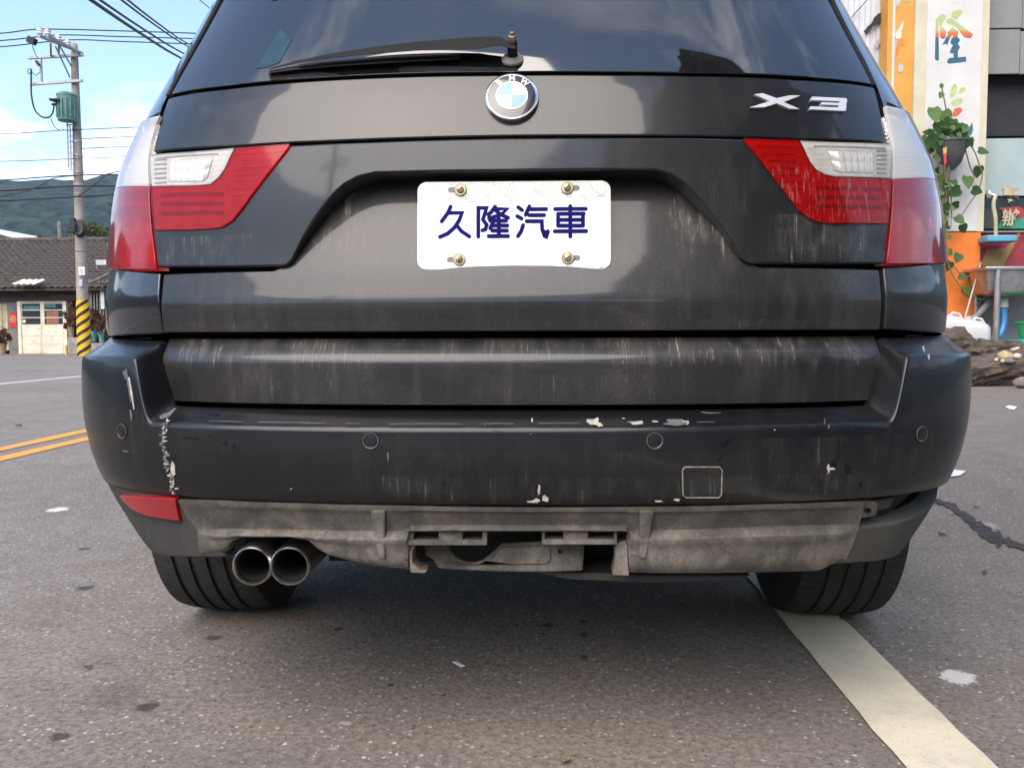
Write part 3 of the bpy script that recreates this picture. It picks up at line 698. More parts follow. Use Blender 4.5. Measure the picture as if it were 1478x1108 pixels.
def ridge(v, c):
    a = interp([(0, .004), (.10, .004), (.13, 0), (.40, -.006), (.47, -.007), (.52, .007), (.56, .010), (.66, .004), (.85, .002), (.93, -.003), (1, -.014)], v)
    return a*sstep(-.02, .12, c)*sstep(1.01, .95, c)
dc = [[(257, 721), (286, 766), (289, 797)], [(300, 721), (305, 768), (325, 798)], [(328, 721.5), (328, 768), (332, 794)], [(336, 722), (336, 768), (336, 784)], [(348, 723), (348, 768), (348, 776)], [(420, 725), (420, 769), (420, 776)],
      [(444, 725.5), (444, 770), (446, 781)], [(458, 726), (458, 770), (460, 797)], [(474, 727), (474, 770), (476, 807)], [(530, 728), (530, 771), (530, 820)], [(588, 729), (588, 770), (590, 826)],
      [(592, 729), (592, 762), (593, 767.5)], [(660, 731), (660, 761), (660, 768)], [(740, 732), (740, 761), (740, 768)], [(820, 732), (820, 761), (820, 768)], [(904, 731), (904, 762), (904, 767.5)],
      [(908, 731), (908, 770), (908, 831)], [(1000, 730), (1000, 768), (1000, 832)], [(1100, 727), (1100, 764), (1100, 831)], [(1175, 725), (1172, 762), (1188, 829)], [(1210, 724), (1205, 761), (1206, 820)], [(1247, 723), (1238, 760), (1221, 806)]]
DIFF = patch('rear_diffuser', S_diff, dc, M_plast, CAR, nu=6, nv=12, off=.002, thick=.045, offv=ridge, bevel=.003, ang=50)
for cx_, sg in ((548, 1), (933, -1)):
    patch('diffuser_rib', S_diff, [[(cx_-11, 734), (cx_-6+sg*6, 802)], [(cx_+10, 734), (cx_+4+sg*6, 803)]], M_plast, DIFF, nu=4, nv=8, off=.010, thick=.02, bevel=.005)
# hitch opening: clip frames, plate, tray
def flat(name, y, poly, mat, parent, th=.012, hole=None, bevel=.0015):
    bm = bmesh.new(); A = [bm.verts.new(at(u, v, y)) for u, v in poly]; Bq = [bm.verts.new(at(u, v, y)+Vector((0, th, 0))) for u, v in poly]
    bm.faces.new(A); bm.faces.new(Bq[::-1]); n = len(A)
    for i in range(n): bm.faces.new((A[i], A[(i+1) % n], Bq[(i+1) % n], Bq[i]))
    bm.normal_update(); bmesh.ops.triangulate(bm, faces=[f for f in bm.faces if len(f.verts) > 4])
    return obj(name, bm, mat, parent, bevel=bevel, ang=30)
for segs in ([(583, 764, 703, 787, [(597, 633), (668, 696)])], [(782, 764, 891, 786, [(787, 813), (849, 886)])]):
    for (a, t, b, m_, holes) in segs:
        flat('clip_frame', .020, [(a, m_-8), (b, m_-8), (b, m_), (a, m_)], M_plast, DIFF, .03)
        xs_ = [a] + [q for h in holes for q in h] + [b]
        for k in range(0, len(xs_), 2):
            if xs_[k+1]-xs_[k] > 2: flat('clip_post', .021, [(xs_[k], t), (xs_[k+1], t), (xs_[k+1], m_-7.5), (xs_[k], m_-7.5)], M_plast, DIFF, .03)
flat('opening_side', .03, [(590, 786), (600, 786), (595, 796), (595, 812), (606, 822), (616, 824), (614, 827), (592, 826)], M_plast, DIFF, .04)
flat('opening_side', .03, [(888, 785), (905, 780), (908, 831), (884, 830), (888, 808)], M_plast, DIFF, .04)
hp = [(612, 786), (646, 784), (650, 794), (658, 804), (670, 811), (685, 812), (698, 808), (712, 796), (724, 784), (796, 781), (843, 786), (843, 800), (841, 824), (790, 825.5), (720, 825), (650, 822), (632, 820), (626, 808), (614, 802)]
HP = flat('hitch_plate', .085, hp, M_plast, CAR, .01, bevel=.003)
flat('plate_rib', .080, [(724, 790), (790, 788), (794, 792), (794, 808), (788, 813), (650, 815), (640, 812), (660, 813), (690, 814), (712, 804)], M_plast, HP, .008)
decal_hole = flat('bolt_hole', .083, [(808+3*math.cos(a*.785), 796+3*math.sin(a*.785)) for a in range(8)], M_gap, HP, .004, bevel=0)
flat('under_tray', .11, [(752, 822), (905, 829), (1085, 830), (1060, 837), (940, 841), (820, 836)], M_plast_d, CAR, .25, bevel=.003)
box('opening_backing', (-.35, .20, .31), (.35, .21, .47), M_gap, CAR)

# ---- exhaust
for u in (363, 417.5):
    p = at(u, 817, .040); ax = Vector((0, -1, -.02))
    F = frame(p, ax)
    EX = lathe('exhaust_tip', [(.0275, -.30), (.0275, -.02), (.0285, -.004), (.031, .0005), (.0335, -.002), (.0345, -.010), (.0345, -.20), (.032, -.24)], F, M_steel, CAR, 40, 60)
    lathe('dark_lining', [(.0272, -.012), (.0272, -.20), (0, -.20)], F, M_gap, EX, 32)  # black inner wall that closes the pipe
def capsule(name, a, b, rx, rz, mat):
    bm = bmesh.new(); n = 24; rings = []
    for k in range(13):
        f = k/12; s = min(1, math.sin(math.pi*max(.02, min(.98, f)))**.35); p = Vector(a).lerp(Vector(b), f)
        rings.append([bm.verts.new(p+Vector((0, math.cos(2*math.pi*i/n)*rx*s, math.sin(2*math.pi*i/n)*rz*s))) for i in range(n)])
    for r0, r1 in zip(rings, rings[1:]):
        for i in range(n): bm.faces.new((r0[i], r0[(i+1) % n], r1[(i+1) % n], r1[i]))
    bm.faces.new(rings[0]); bm.faces.new(rings[-1])
    return obj(name, bm, mat, CAR, ang=60)
capsule('muffler', (-.52, .42, .385), (-.10, .40, .375), .16, .075, M_rust)
patch('heat_shield', S_diff, [[(322, 770), (327, 800)], [(345, 768), (349, 815)], [(440, 770), (440, 815)], [(470, 780), (480, 826)]], M_rust, CAR, nu=4, nv=4, off=-.12, thick=0, bevel=0)

# ---- number plate
PLP = Vector((0, 0, 0))
pc = [at(603, 263, .084), at(881, 261, .084), at(882, 388, .070), at(602, 389.5, .070)]
pcx = (pc[0]+pc[1]+pc[2]+pc[3])/4
px_ = ((pc[1]-pc[0])+(pc[2]-pc[3])).normalized(); py_ = ((pc[0]-pc[3])+(pc[1]-pc[2])).normalized(); pn = px_.cross(py_).normalized()
PW, PH = ((pc[1]-pc[0]).length+(pc[2]-pc[3]).length)/2, ((pc[0]-pc[3]).length+(pc[1]-pc[2]).length)/2
PM = Matrix(((px_.x, py_.x, pn.x, pcx.x), (px_.y, py_.y, pn.y, pcx.y), (px_.z, py_.z, pn.z, pcx.z), (0, 0, 0, 1)))
def rrect(wd, ht, r, n=6):
    o = []
    for cx, cy, a0 in ((wd/2-r, ht/2-r, 0), (-wd/2+r, ht/2-r, 90), (-wd/2+r, -ht/2+r, 180), (wd/2-r, -ht/2+r, 270)):
        for k in range(n+1):
            a = R(a0+90*k/n); o.append((cx+r*math.cos(a), cy+r*math.sin(a)))
    return o
def prism(name, poly, z0, z1, M, mat, parent, bevel=0, flat_=False):
    bm = bmesh.new(); A = [bm.verts.new(M @ Vector((x, y, z1))) for x, y in poly]; Bq = [bm.verts.new(M @ Vector((x, y, z0))) for x, y in poly]
    n = len(A); bm.faces.new(A); bm.faces.new(Bq[::-1])
    for i in range(n): bm.faces.new((A[i], A[(i+1) % n], Bq[(i+1) % n], Bq[i]))
    bm.normal_update(); bmesh.ops.triangulate(bm, faces=[f for f in bm.faces if len(f.verts) > 4])
    return obj(name, bm, mat, parent, bevel=bevel, ang=30)
def plate_mat():
    m = MT('enamelled_plate'); mp = m.n('Mapping')
    X = m.xyz()
    top = m.rng(X[2], .944, .948, 0, 1)
    crk = m.voro(1, vec=m.map((70, 70, 190)), feature='DISTANCE_TO_EDGE')
    c1 = m.mth('MULTIPLY', m.rng(crk, .0, .05, 1, 0), m.rng(m.noise(45, 5, .7), .40, .62))
    spk = m.rng(m.noise(600, 3, .7), .50, .62)
    c2 = m.mth('MULTIPLY', top, m.mth('MAXIMUM', m.mth('MULTIPLY', c1, .75), m.mth('MULTIPLY', spk, .32)))
    bot = m.mth('MULTIPLY', m.rng(X[2], .845, .838), m.rng(m.noise(70, 5, .7), .55, .62))
    base = m.mix(top, (.84, .84, .82), (.70, .71, .66))
    c = m.mix(m.mth('MAXIMUM', c2, m.mth('MULTIPLY', bot, .8)), base, (.16, .16, .14))
    return m.done(m.pbr(c, .35, coat=.2, normal=m.bump(c2, .3, .001)))
PLATE = prism('number_plate', rrect(PW, PH, .0155), -.0012, .0012, PM, plate_mat(), CAR, bevel=.0008)
M_blue = simple('blue_plate_lettering', (.002, .002, .11), .7, scale=50, var=.05, spec=.15)
def stroke_char(name, strokes, S, M, mat, parent, half, z, zh=.0012):
    """one character: every stroke a round-ended ribbon of real thickness"""
    bm = bmesh.new()
    for k, st in enumerate(strokes):
        P = [S(*p) for p in st]
        L_, R_ = [], []
        n = len(P)
        def d(i, j): v = Vector((P[j][0]-P[i][0], P[j][1]-P[i][1])); return v.normalized()
        for i in range(n):
            if i == 0: t = d(0, 1); nn = Vector((-t.y, t.x)); f = 1
            elif i == n-1: t = d(n-2, n-1); nn = Vector((-t.y, t.x)); f = 1
            else:
                t0, t1 = d(i-1, i), d(i, i+1); nn = (Vector((-t0.y, t0.x))+Vector((-t1.y, t1.x)))
                nn = nn.normalized() if nn.length > 1e-6 else Vector((-t0.y, t0.x)); f = min(1.5, 1/max(.5, nn.dot(Vector((-t0.y, t0.x)))))
            L_.append(Vector(P[i])+nn*half*f); R_.append(Vector(P[i])-nn*half*f)
        t = d(n-2, n-1); a0 = math.atan2(t.y, t.x)
        cap1 = [Vector(P[-1])+Vector((math.cos(a0+a), math.sin(a0+a)))*half for a in (R(60), R(30), 0, R(-30), R(-60))]
        t = d(1, 0); a1 = math.atan2(t.y, t.x)
        cap0 = [Vector(P[0])+Vector((math.cos(a1+a), math.sin(a1+a)))*half for a in (R(60), R(30), 0, R(-30), R(-60))]
        poly = L_ + cap1 + R_[::-1] + cap0
        h = z + zh + k*.00004      # every stroke a hair above the one before: no faces share a plane
        A = [bm.verts.new(M @ Vector((q.x, q.y, h))) for q in poly]; Bq = [bm.verts.new(M @ Vector((q.x, q.y, z))) for q in poly]
        f = bm.faces.new(A); m_ = len(A)
        for i in range(m_): bm.faces.new((A[i], A[(i+1) % m_], Bq[(i+1) % m_], Bq[i]))
    bm.normal_update(); bmesh.ops.triangulate(bm, faces=[f for f in bm.faces if len(f.verts) > 4])
    return obj(name, bm, mat, parent, flat=True)
def SP(x, y):   # enlarged-tracing coordinates -> plate coordinates
    return ((x-745)/1148*PW, (392-y)/527*PH)
chars = [
 [[(370, 278), (352, 318), (316, 367)], [(352, 316), (438, 316), (420, 362), (392, 405), (352, 440), (306, 460)], [(404, 388), (436, 428), (482, 458)]],
 [[(535, 460), (535, 287), (584, 287), (562, 358)], [(562, 358), (585, 388), (578, 415), (560, 422)], [(635, 280), (612, 312), (594, 328)], [(632, 294), (706, 294), (668, 330), (598, 350)], [(640, 305), (668, 328), (712, 347)], [(605, 365), (700, 365)], [(625, 368), (606, 410)], [(618, 394), (708, 394)], [(618, 424), (706, 424)], [(657, 352), (657, 456)], [(596, 457), (712, 457)]],
 [[(772, 285), (795, 302)], [(766, 338), (792, 353)], [(801, 392), (788, 432), (770, 458)], [(838, 280), (816, 330)], [(834, 297), (938, 297)], [(838, 333), (926, 333)], [(822, 369), (912, 369), (914, 420), (928, 458), (938, 462), (948, 430)]],
 [[(990, 297), (1172, 297)], [(1080, 280), (1080, 462)], [(1008, 326), (1160, 326)], [(1008, 326), (1008, 397)], [(1155, 326), (1155, 397)], [(1010, 362), (1152, 362)], [(1008, 397), (1155, 397)], [(988, 430), (1174, 430)]],
]
for ch in chars: stroke_char('plate_character', ch, SP, PM, M_blue, PLATE, 11.2/1148*PW, .0012, .0008)
for (x, y, s) in ((428, 178, -1), (1062, 172, 1), (422, 596, -1), (1065, 590, 1)):
    lx, ly = SP(x, y)
    prism('plate_slot', [(lx+a, ly+b) for a, b in [(s*.004, -.0045), (s*.018, -.0045), (s*.0205, -.002), (s*.0205, .002), (s*.018, .0045), (s*.004, .0045)][::1 if s > 0 else -1]], .0010, .00135, PM, simple('slot_shadow_grey', (.22, .22, .20), .8), PLATE)
    F = PM @ Matrix.Translation((lx, ly, .0012))
    SCW = lathe('plate_screw', [(.0102, 0), (.0102, .0022), (.0092, .0030), (.0062, .0030), (.0062, .0040), (.0058, .0062), (.0035, .0075), (0, .0078)], F, M_brass, PLATE, 24)
    prism('screw_cross', [(-.004, -.0007), (.004, -.0007), (.004, .0007), (-.004, .0007)], .0070, .0081, F @ Matrix.Rotation(R(random.uniform(0, 90)), 4, 'Z'), M_gap, SCW)

# ---- badge and model lettering
bt, bz = S_body.un(739, 143.5); bp = S_body.pt(bt, bz); bn = S_body.nrm(bt, bz)
BF = frame(bp, bn) @ Matrix.Diagonal((1, 1, 1, 1))
br = .0452
BADGE = lathe('badge', [(br, -.004), (br, .006), (br*.985, .0085), (br*.955, .0095), (br*.925, .0085), (br*.905, .0088), (br*.885, .0082)], BF, M_chrome, CAR, 56)
M_bblk = MT('badge_black_enamel'); M_bblk = M_bblk.done(M_bblk.pbr((.012, .012, .013), .25, coat=1, coat_rough=.04))
M_bwht = MT('badge_white_enamel'); M_bwht = M_bwht.done(M_bwht.pbr((.82, .84, .86), .2, coat=1, coat_rough=.04))
M_bblu = MT('badge_blue_enamel'); M_bblu = M_bblu.done(M_bblu.pbr((.02, .22, .62), .2, coat=1, coat_rough=.04))
dome = lambda r: .0082 + .0045*(1-(r/(br*.885))**2)
lathe('badge_ring', [(br*.885*k/8, dome(br*.885*k/8)) for k in range(8, 3, -1)] + [(0, dome(br*.885*.5)-.0003)], BF, M_bblk, BADGE, 56, 60)
ri = br*.56
for qd in range(4):
    bm = bmesh.new(); n = 10; rows = []
    for k in range(5):
        rr_ = ri*k/4
        rows.append([bm.verts.new(BF @ Vector((rr_*math.cos(R(90*qd+90*j/n)), rr_*math.sin(R(90*qd+90*j/n)), dome(rr_)+.0004))) for j in range(n+1)])
    for a, b in zip(rows, rows[1:]):
        for j in range(n): bm.faces.new((a[j], a[j+1], b[j+1], b[j]))
    bmesh.ops.remove_doubles(bm, verts=bm.verts, dist=1e-6)
    obj('badge_quadrant', bm, M_bblu if qd in (1, 3) else M_bwht, BADGE, ang=60)
lathe('badge_hairline', [(ri*1.0, dome(ri)+.0007), (ri*1.035, dome(ri)+.0008), (ri*1.05, dome(ri)+.0001)], BF, M_chrome, BADGE, 48)
def text_mesh(name, s, size, M, mat, parent, ext=.0004, bold=0.):
    c = bpy.data.curves.new('txt', 'FONT'); c.body = s; c.size = size; c.extrude = ext; c.align_x = 'CENTER'; c.align_y = 'CENTER'; c.offset = bold; c.resolution_u = 3
    t = bpy.data.objects.new('txt', c); C.objects.link(t)
    bpy.context.view_layer.update()
    me = bpy.data.meshes.new_from_object(t.evaluated_get(bpy.context.evaluated_depsgraph_get()))
    bpy.data.objects.remove(t); bpy.data.curves.remove(c)
    me.transform(M); me.materials.clear(); me.materials.append(mat); me.name = name
    return link(bpy.data.objects.new(name, me), parent)
for ch, a in (('B', 40), ('M', 0), ('W', -40)):
    rr_ = br*.725
    text_mesh('badge_letter', ch, .0145, BF @ Matrix.Rotation(R(a), 4, 'Z') @ Matrix.Translation((0, rr_, dome(rr_)+.0005)), M_bwht, BADGE, .0005, .0002)
xp = [(720, 568), (828, 535), (745, 500), (790, 494), (862, 520), (930, 505), (985, 506), (897, 540), (980, 575), (930, 574), (862, 546), (800, 566)]
decal('model_letter', S_body, [(880+x/3.605, y/3.605) for x, y in xp][::-1], M_silver, CAR, off=.0015, thick=.003)
x3 = [(1045, 512), (1220, 520), (1226, 526), (1224, 547), (1218, 551), (1223, 556), (1220, 582), (1214, 586), (1035, 577), (1038, 562), (1182, 568), (1184, 556), (1092, 553), (1094, 541), (1186, 545), (1188, 535), (1042, 530)]
decal('model_numeral', S_body, [(880+x/3.605, y/3.605) for x, y in x3][::-1], M_silver, CAR, off=.0015, thick=.003)

# ---- scratches, chips and marks
def blob(cx, cy, rx, ry, n=11, seed=0, jit=.45):
    rd = random.Random(seed); o = []
    for k in range(n):
        a = 2*math.pi*k/n; f = 1+rd.uniform(-jit, jit); o.append((cx+rx*f*math.cos(a), cy+ry*f*math.sin(a)))
    return o
k = 0
for (u, v, rx, ry, m_) in ((857, 608, 9, 5.5, M_chip), (866, 613, 3, 3, M_chip), (918, 610, 12, 2.6, M_chip), (990, 610, 6, 3.5, M_chip), (975, 609, 16, 3.8, M_chip2), (945, 608, 4, 1.3, M_chip), (900, 603.5, 3.5, .8, M_chip),
                          (768, 606, 1.2, 3.5, M_chip), (775, 722, 5, 3, M_chip), (778, 706, 1.6, 8, M_chip), (787, 719, 5, 4, M_chip), (767, 724, 6, 1.2, M_chip), (950, 723, 7, .9, M_chip), (977, 721, 4, 1.5, M_chip),
                          (1196, 677, 2.0, 5, M_chip), (1201, 676, 5, 1.6, M_chip), (1118, 620, .8, 0.8, M_chip), (1190, 608, .7, 4.5, M_chip2), (1196, 615, .8, 3.5, M_chip2),
                          (560, 658, .9, 6, M_chip2), (718, 621, 5, .8, M_chip2), (766, 626, 1.2, 1.2, M_chip2), (420, 705, 1, 1, M_chip), (700, 615, .8, .8, M_chip2)):
    k += 1; decal('paint_chip', S_bump, blob(u, v, rx, ry, 12, k), m_, BUMP, off=.0002+.00003*k, thick=.0004)
# long scrape down the left corner
rd = random.Random(5)
for i in range(58):
    f = (i+rd.random())/58
    u = interp([(0, 241), (.18, 237), (.40, 236), (.6, 241), (.8, 247), (1, 250)], f) + rd.gauss(0, 2.2); v = 597+f*116
    decal('paint_chip', S_bump, blob(u, v, rd.uniform(.8, 3.0), rd.uniform(.7, 2.6), 7, 100+i, .6), M_chip if rd.random() < .55 else M_chip2, BUMP, off=.0003+.00001*i, thick=.0004)
decal('paint_chip', S_bump, [(231, 600), (246, 594), (253, 588), (255, 590), (245, 601), (233, 605)], M_chip2, BUMP, off=.0012)
decal('paint_chip', S_bump, [(249, 665), (253, 672), (254, 684), (250, 687), (247, 676)], M_chip, BUMP, off=.0013)
for (a, b, c, d, wd, m_) in ((183, 533, 190, 580, 1.6, M_chip2), (187, 545, 194, 590, 1.1, M_chip), (189, 592, 191, 606, 1.6, M_chip2), (180, 536, 183, 547, 2.2, M_chip2), (1040, 596, 1012, 594, .9, M_chip2),
                             (1332, 500, 1334, 507, .8, M_chip), (1340, 512, 1340.5, 518, .9, M_chip), (178, 650, 186, 651, .6, M_chip2)):
    decal('paint_scratch', S_bump, [(a-wd, b), (a+wd*.3, b-1), ((a+c)/2+wd, (b+d)/2), (c+wd*.5, d), (c-wd*.4, d+1), ((a+c)/2-wd*.6, (b+d)/2+2)], m_, BUMP, off=.0008)
for a, b, va, vb in ((300, 352, 607, 608), (372, 470, 608.5, 610), (498, 520, 610.3, 610.6), (560, 668, 611, 611), (690, 742, 610.8, 610.5), (775, 838, 610.3, 609.8), (1005, 1032, 608.8, 608.2)):
    decal('paint_scratch', S_bump, [(a, va), ((a+b)/2, (va+vb)/2-.5), (b, vb), (b-2, vb+.8), ((a+b)/2, (va+vb)/2+.6), (a+3, va+.9)], M_chip2, BUMP, off=.0005)
for pl in ([(1024, 639), (1033, 640.5), (1043, 639.5), (1051, 635), (1058, 631.5), (1053, 638), (1047, 643.5), (1042, 646), (1046, 640.5), (1036, 642)], [(1035, 667), (1037, 661), (1043, 656), (1041, 661)], blob(272, 631, 7, 2.2, 12, 21, .5), blob(282, 633, 4, 2, 11, 22, .5), blob(308, 598, 7, 3, 12, 23, .3), blob(302, 629, 3, 1.5, 10, 24, .4),
           blob(325, 640, 4, 4, 9, 3), blob(337, 645, 3, 4, 9, 4), blob(1204, 668, 6, 5, 9, 7), blob(1224, 678, 5, 7, 9, 8), blob(1320, 683, 3, 2.5, 8, 9), blob(1243, 700, 2, 4, 8, 10)):
    decal('rub_mark', S_bump, pl, M_dk, BUMP, off=.0003, thick=.0003)

# ---- rest of the body: sides, roof, glasshouse, bonnet, wheels
AX_R, AX_F, TR = .91, 3.70, .345
def arch(y):
    z = .40
    for a in (AX_R, AX_F):
        d = abs(y-a)
        if d < .42: z = max(z, .345+math.sqrt(.42**2-d*d))
    return z
def side_x(z, y):
    w_ = S_body.W(max(z, .72)) if z > .72 else interp([(.3, .84), (.5, .885), (.72, .868)], z)
    if y > 3.6: w_ -= (y-3.6)**2*.16
    return w_
def zt_side(y): return 1.10 if y < 3.15 else 1.10-(y-3.15)*.06
for s in (-1, 1):
    bm = bmesh.new(); ys = [.50+(4.45-.50)*i/158 for i in range(159)]; cols = []
    for y in ys:
        z0, z1 = arch(y), zt_side(y)
        if y < .62: z0 = max(z0, .70)
        cols.append([bm.verts.new((s*(side_x(z0+(z1-z0)*k/14, y)+.004), y, z0+(z1-z0)*k/14)) for k in range(15)])
    for a, b in zip(cols, cols[1:]):
        for r in range(14): bm.faces.new((a[r], a[r+1], b[r+1], b[r]))
    sp = obj('side_panel', bm, M_side, CAR, ang=40)
    sm = sp.modifiers.new('s', 'SOLIDIFY'); sm.thickness = .02; sm.offset = -1
    # side glass
    bm = bmesh.new()
    prof = [(.72, 1.12, 1.50), (.95, 1.12, 1.58), (1.6, 1.12, 1.61), (2.3, 1.12, 1.58), (2.75, 1.11, 1.42), (3.10, 1.10, 1.16)]
    cols = [[bm.verts.new((s*(S_body.W(a+(b-a)*k/8)-.006), y, a+(b-a)*k/8)) for k in range(9)] for y, a, b in prof]
    for a, b in zip(cols, cols[1:]):
        for r in range(8): bm.faces.new((a[r], a[r+1], b[r+1], b[r]))
    obj('side_window', bm, M_glass, CAR)
    for y in (1.25, 2.2):
        bm = bmesh.new()
        bm_tube(bm, [(s*(S_body.W(z)+.001), y+(1.1-z)*.1, z) for z in (1.08, 1.2, 1.35, 1.5, 1.6)], .03, 6); obj('door_pillar', bm, M_gap, CAR)
    for y in (1.42, 2.42):
        bm = bmesh.new(); bm_tube(bm, [(s*.872, y, .96), (s*.895, y+.03, .965), (s*.895, y+.15, .965), (s*.872, y+.18, .96)], .012, 8); obj('door_handle', bm, M_side, CAR)
    bm = bmesh.new()
    bm_box(bm, (s*.84 if s > 0 else s*1.02, 2.86, 1.08), (s*1.02 if s > 0 else s*.84, 2.98, 1.22)); obj('wing_mirror', bm, M_side, CAR, bevel=.02)
bm = bmesh.new(); rows = []
for y, z, w_ in ((.34, 1.585, .56), (.42, 1.63, .60), (.7, 1.665, .63), (1.3, 1.68, .64), (2.0, 1.665, .63), (2.4, 1.62, .62), (2.9, 1.32, .66), (3.22, 1.09, .72)):
    rows.append([bm.verts.new((w_*math.sin(R(a)), y, z-(1-math.cos(R(a)))*.09)) for a in range(-90, 91, 10)])
for a, b in zip(rows, rows[1:]):
    for i in range(len(a)-1): bm.faces.new((a[i], a[i+1], b[i+1], b[i]))
obj('roof', bm, M_side, CAR, ang=60)
bm = bmesh.new(); rows = []
for y, z, w_ in ((3.15, 1.10, .80), (3.6, 1.05, .80), (4.2, .95, .76), (4.42, .84, .72), (4.5, .7, .70), (4.5, .42, .68), (4.42, .30, .66)):
    rows.append([bm.verts.new((w_*math.sin(R(a)), y-(1-math.cos(R(a)))*.08, z-(1-math.cos(R(a)))*.05)) for a in range(-90, 91, 10)])
for a, b in zip(rows, rows[1:]):
    for i in range(len(a)-1): bm.faces.new((a[i], a[i+1], b[i+1], b[i]))
obj('bonnet', bm, M_side, CAR, ang=60)
# roof spoiler over the window
bm = bmesh.new(); rows = []
for y, z in ((.50, 1.600), (.30, 1.560), (.245, 1.562), (.235, 1.572), (.27, 1.592), (.42, 1.635)):
    rows.append([bm.verts.new((x*.58, y+.10*abs(x)**2.5, z-.035*abs(x)**2)) for x in [i/12-1 for i in range(25)]])
for a, b in zip(rows, rows[1:]+rows[:1]):
    for i in range(24): bm.faces.new((a[i], a[i+1], b[i+1], b[i]))
obj('roof_spoiler', bm, M_side, CAR, ang=40)
box('floor_pan', (-.72, .35, .40), (.72, 4.3, .50), M_gap, CAR)
box('rear_axle', (-.62, .88, .30), (.62, 1.0, .38), M_gap, CAR, bevel=.01)
box('tailgate_backing', (-.66, .24, .46), (.66, .34, .80), M_gap, CAR)

def wheel(x, y, s):
    lugs = 84; angs = []
    for q in range(lugs):
        for f, g in ((0, 1), (.09, 1), (.13, 0), (.55, 0), (.96, 0)): angs.append((2*math.pi*(q+f)/lugs, g))
    n = len(angs)
    # tread profile across the width (offset from the tread centre, radius)
    W2 = .1175; prof = []
    def rad(o): return TR - .012*(abs(o)/W2)**3.2
    gro = (-.062, -.022, .020, .060)
    os_ = sorted(set([round(-W2+.004+i*(2*W2-.008)/36, 4) for i in range(37)] + [g+d for g in gro for d in (-.0055, -.005, .005, .0055)]))
    for o in os_:
        g = any(abs(o-q) < .0052 for q in gro); prof.append((o, rad(o)-(.008 if g else 0), abs(o) > .066))
    prof = [(-W2+.018, .225, 0), (-W2+.004, .25, 0), (-W2-.004, .285, 0), (-W2-.002, .315, 0)] + prof + [(W2+.002, .315, 0), (W2+.004, .285, 0), (W2-.004, .25, 0), (W2-.018, .225, 0)]
    bm = bmesh.new(); rings = []
    for o, r, sh in prof:
        ring = []
        for a, g in angs:
            rr_ = r - (.0035 if sh and g else 0)
            ring.append(bm.verts.new((x+s*o, y+rr_*math.cos(a), TR+.0-.000+rr_*math.sin(a))))
        rings.append(ring)
    for a, b in zip(rings, rings[1:]):
        for k in range(n): bm.faces.new((a[k], a[(k+1) % n], b[(k+1) % n], b[k]))
    t = obj('wheel', bm, M_rub, CAR, ang=32)
    M = Matrix(((0, 0, s, x), (s, 0, 0, y), (0, 1, 0, TR), (0, 0, 0, 1)))
    rim = lathe('rim', [(.226, .10), (.232, .085), (.21, .06), (.205, -.09), (.228, -.10)], M, M_steel, t, 48)
    lathe('hub', [(0, .075), (.05, .075), (.075, .06), (.08, .02), (.15, .0), (.205, -.01)], M, M_gap, t, 32)
    for k in range(5):
        bm = bmesh.new(); a = 2*math.pi*k/5
        bm_box(bm, (-.022, .05, .045), (.022, .218, .075), 0, M @ Matrix.Rotation(a, 4, 'Z')); obj('spoke', bm, M_steel, t, bevel=.006)
    lathe('brake_disc', [(0, .0), (.16, .0), (.16, -.02), (0, -.02)], M, M_rust, t, 32)
for s in (-1, 1):
    wheel(s*.760, AX_R, s); wheel(s*.760, AX_F, s)
    # wheel-arch liner
    bm = bmesh.new(); prev = None
    for a in range(0, 181, 10):
        q = [bm.verts.new((s*xx, AX_R+.43*math.cos(R(a)), .345+.43*math.sin(R(a)))) for xx in (.85, .56)]
        if prev: bm.faces.new((prev[0], prev[1], q[1], q[0]))
        prev = q
    obj('wheel_arch_liner', bm, M_gap, CAR)
# ================================================================ hills
def hill_mat():
    m = MT('forested_slope')
    c = m.mix(m.rng(m.noise(.018, 6, .6), .35, .65), (.016, .036, .028), (.036, .064, .040))  # blue of the distant haze is partly put into these greens
    c = m.mix(m.rng(m.noise(.10, 5, .7), .40, .65), c, (.008, .019, .018))
    return m.done(m.pbr(c, .95, 0, m.bump(m.voro(.07), 1., 14.), spec=.1))
bm = bmesh.new(); NA, NR = 420, 34; rows = []
for i in range(NA):
    # finer angular steps where the valley side shows between the pole and the car
    a = 2*math.pi*i/NA; row = []
    for k in range(NR):
        r = 420+k*34
        x, y = r*math.sin(a), r*math.cos(a)
        ramp = sstep(420, 1150, r)
        ridge_h = 178 + 70*noise.noise(Vector((math.cos(a)*1.9+5, math.sin(a)*1.9, 0))) + 26*noise.noise(Vector((math.cos(a)*7, math.sin(a)*7, 3)))
        h = ramp*ridge_h*(1+.25*noise.noise(Vector((x*.004, y*.004, 1)))) + 7*noise.noise(Vector((x*.03, y*.03, 2)))*ramp + 3*noise.noise(Vector((x*.11, y*.11, 8)))*ramp
        row.append(bm.verts.new((x, y, h-2)))
    rows.append(row)
for i in range(NA):
    a, b = rows[i], rows[(i+1) % NA]
    for k in range(NR-1): bm.faces.new((a[k], b[k], b[k+1], a[k+1]))
struct(obj('hills', bm, hill_mat(), ang=180))

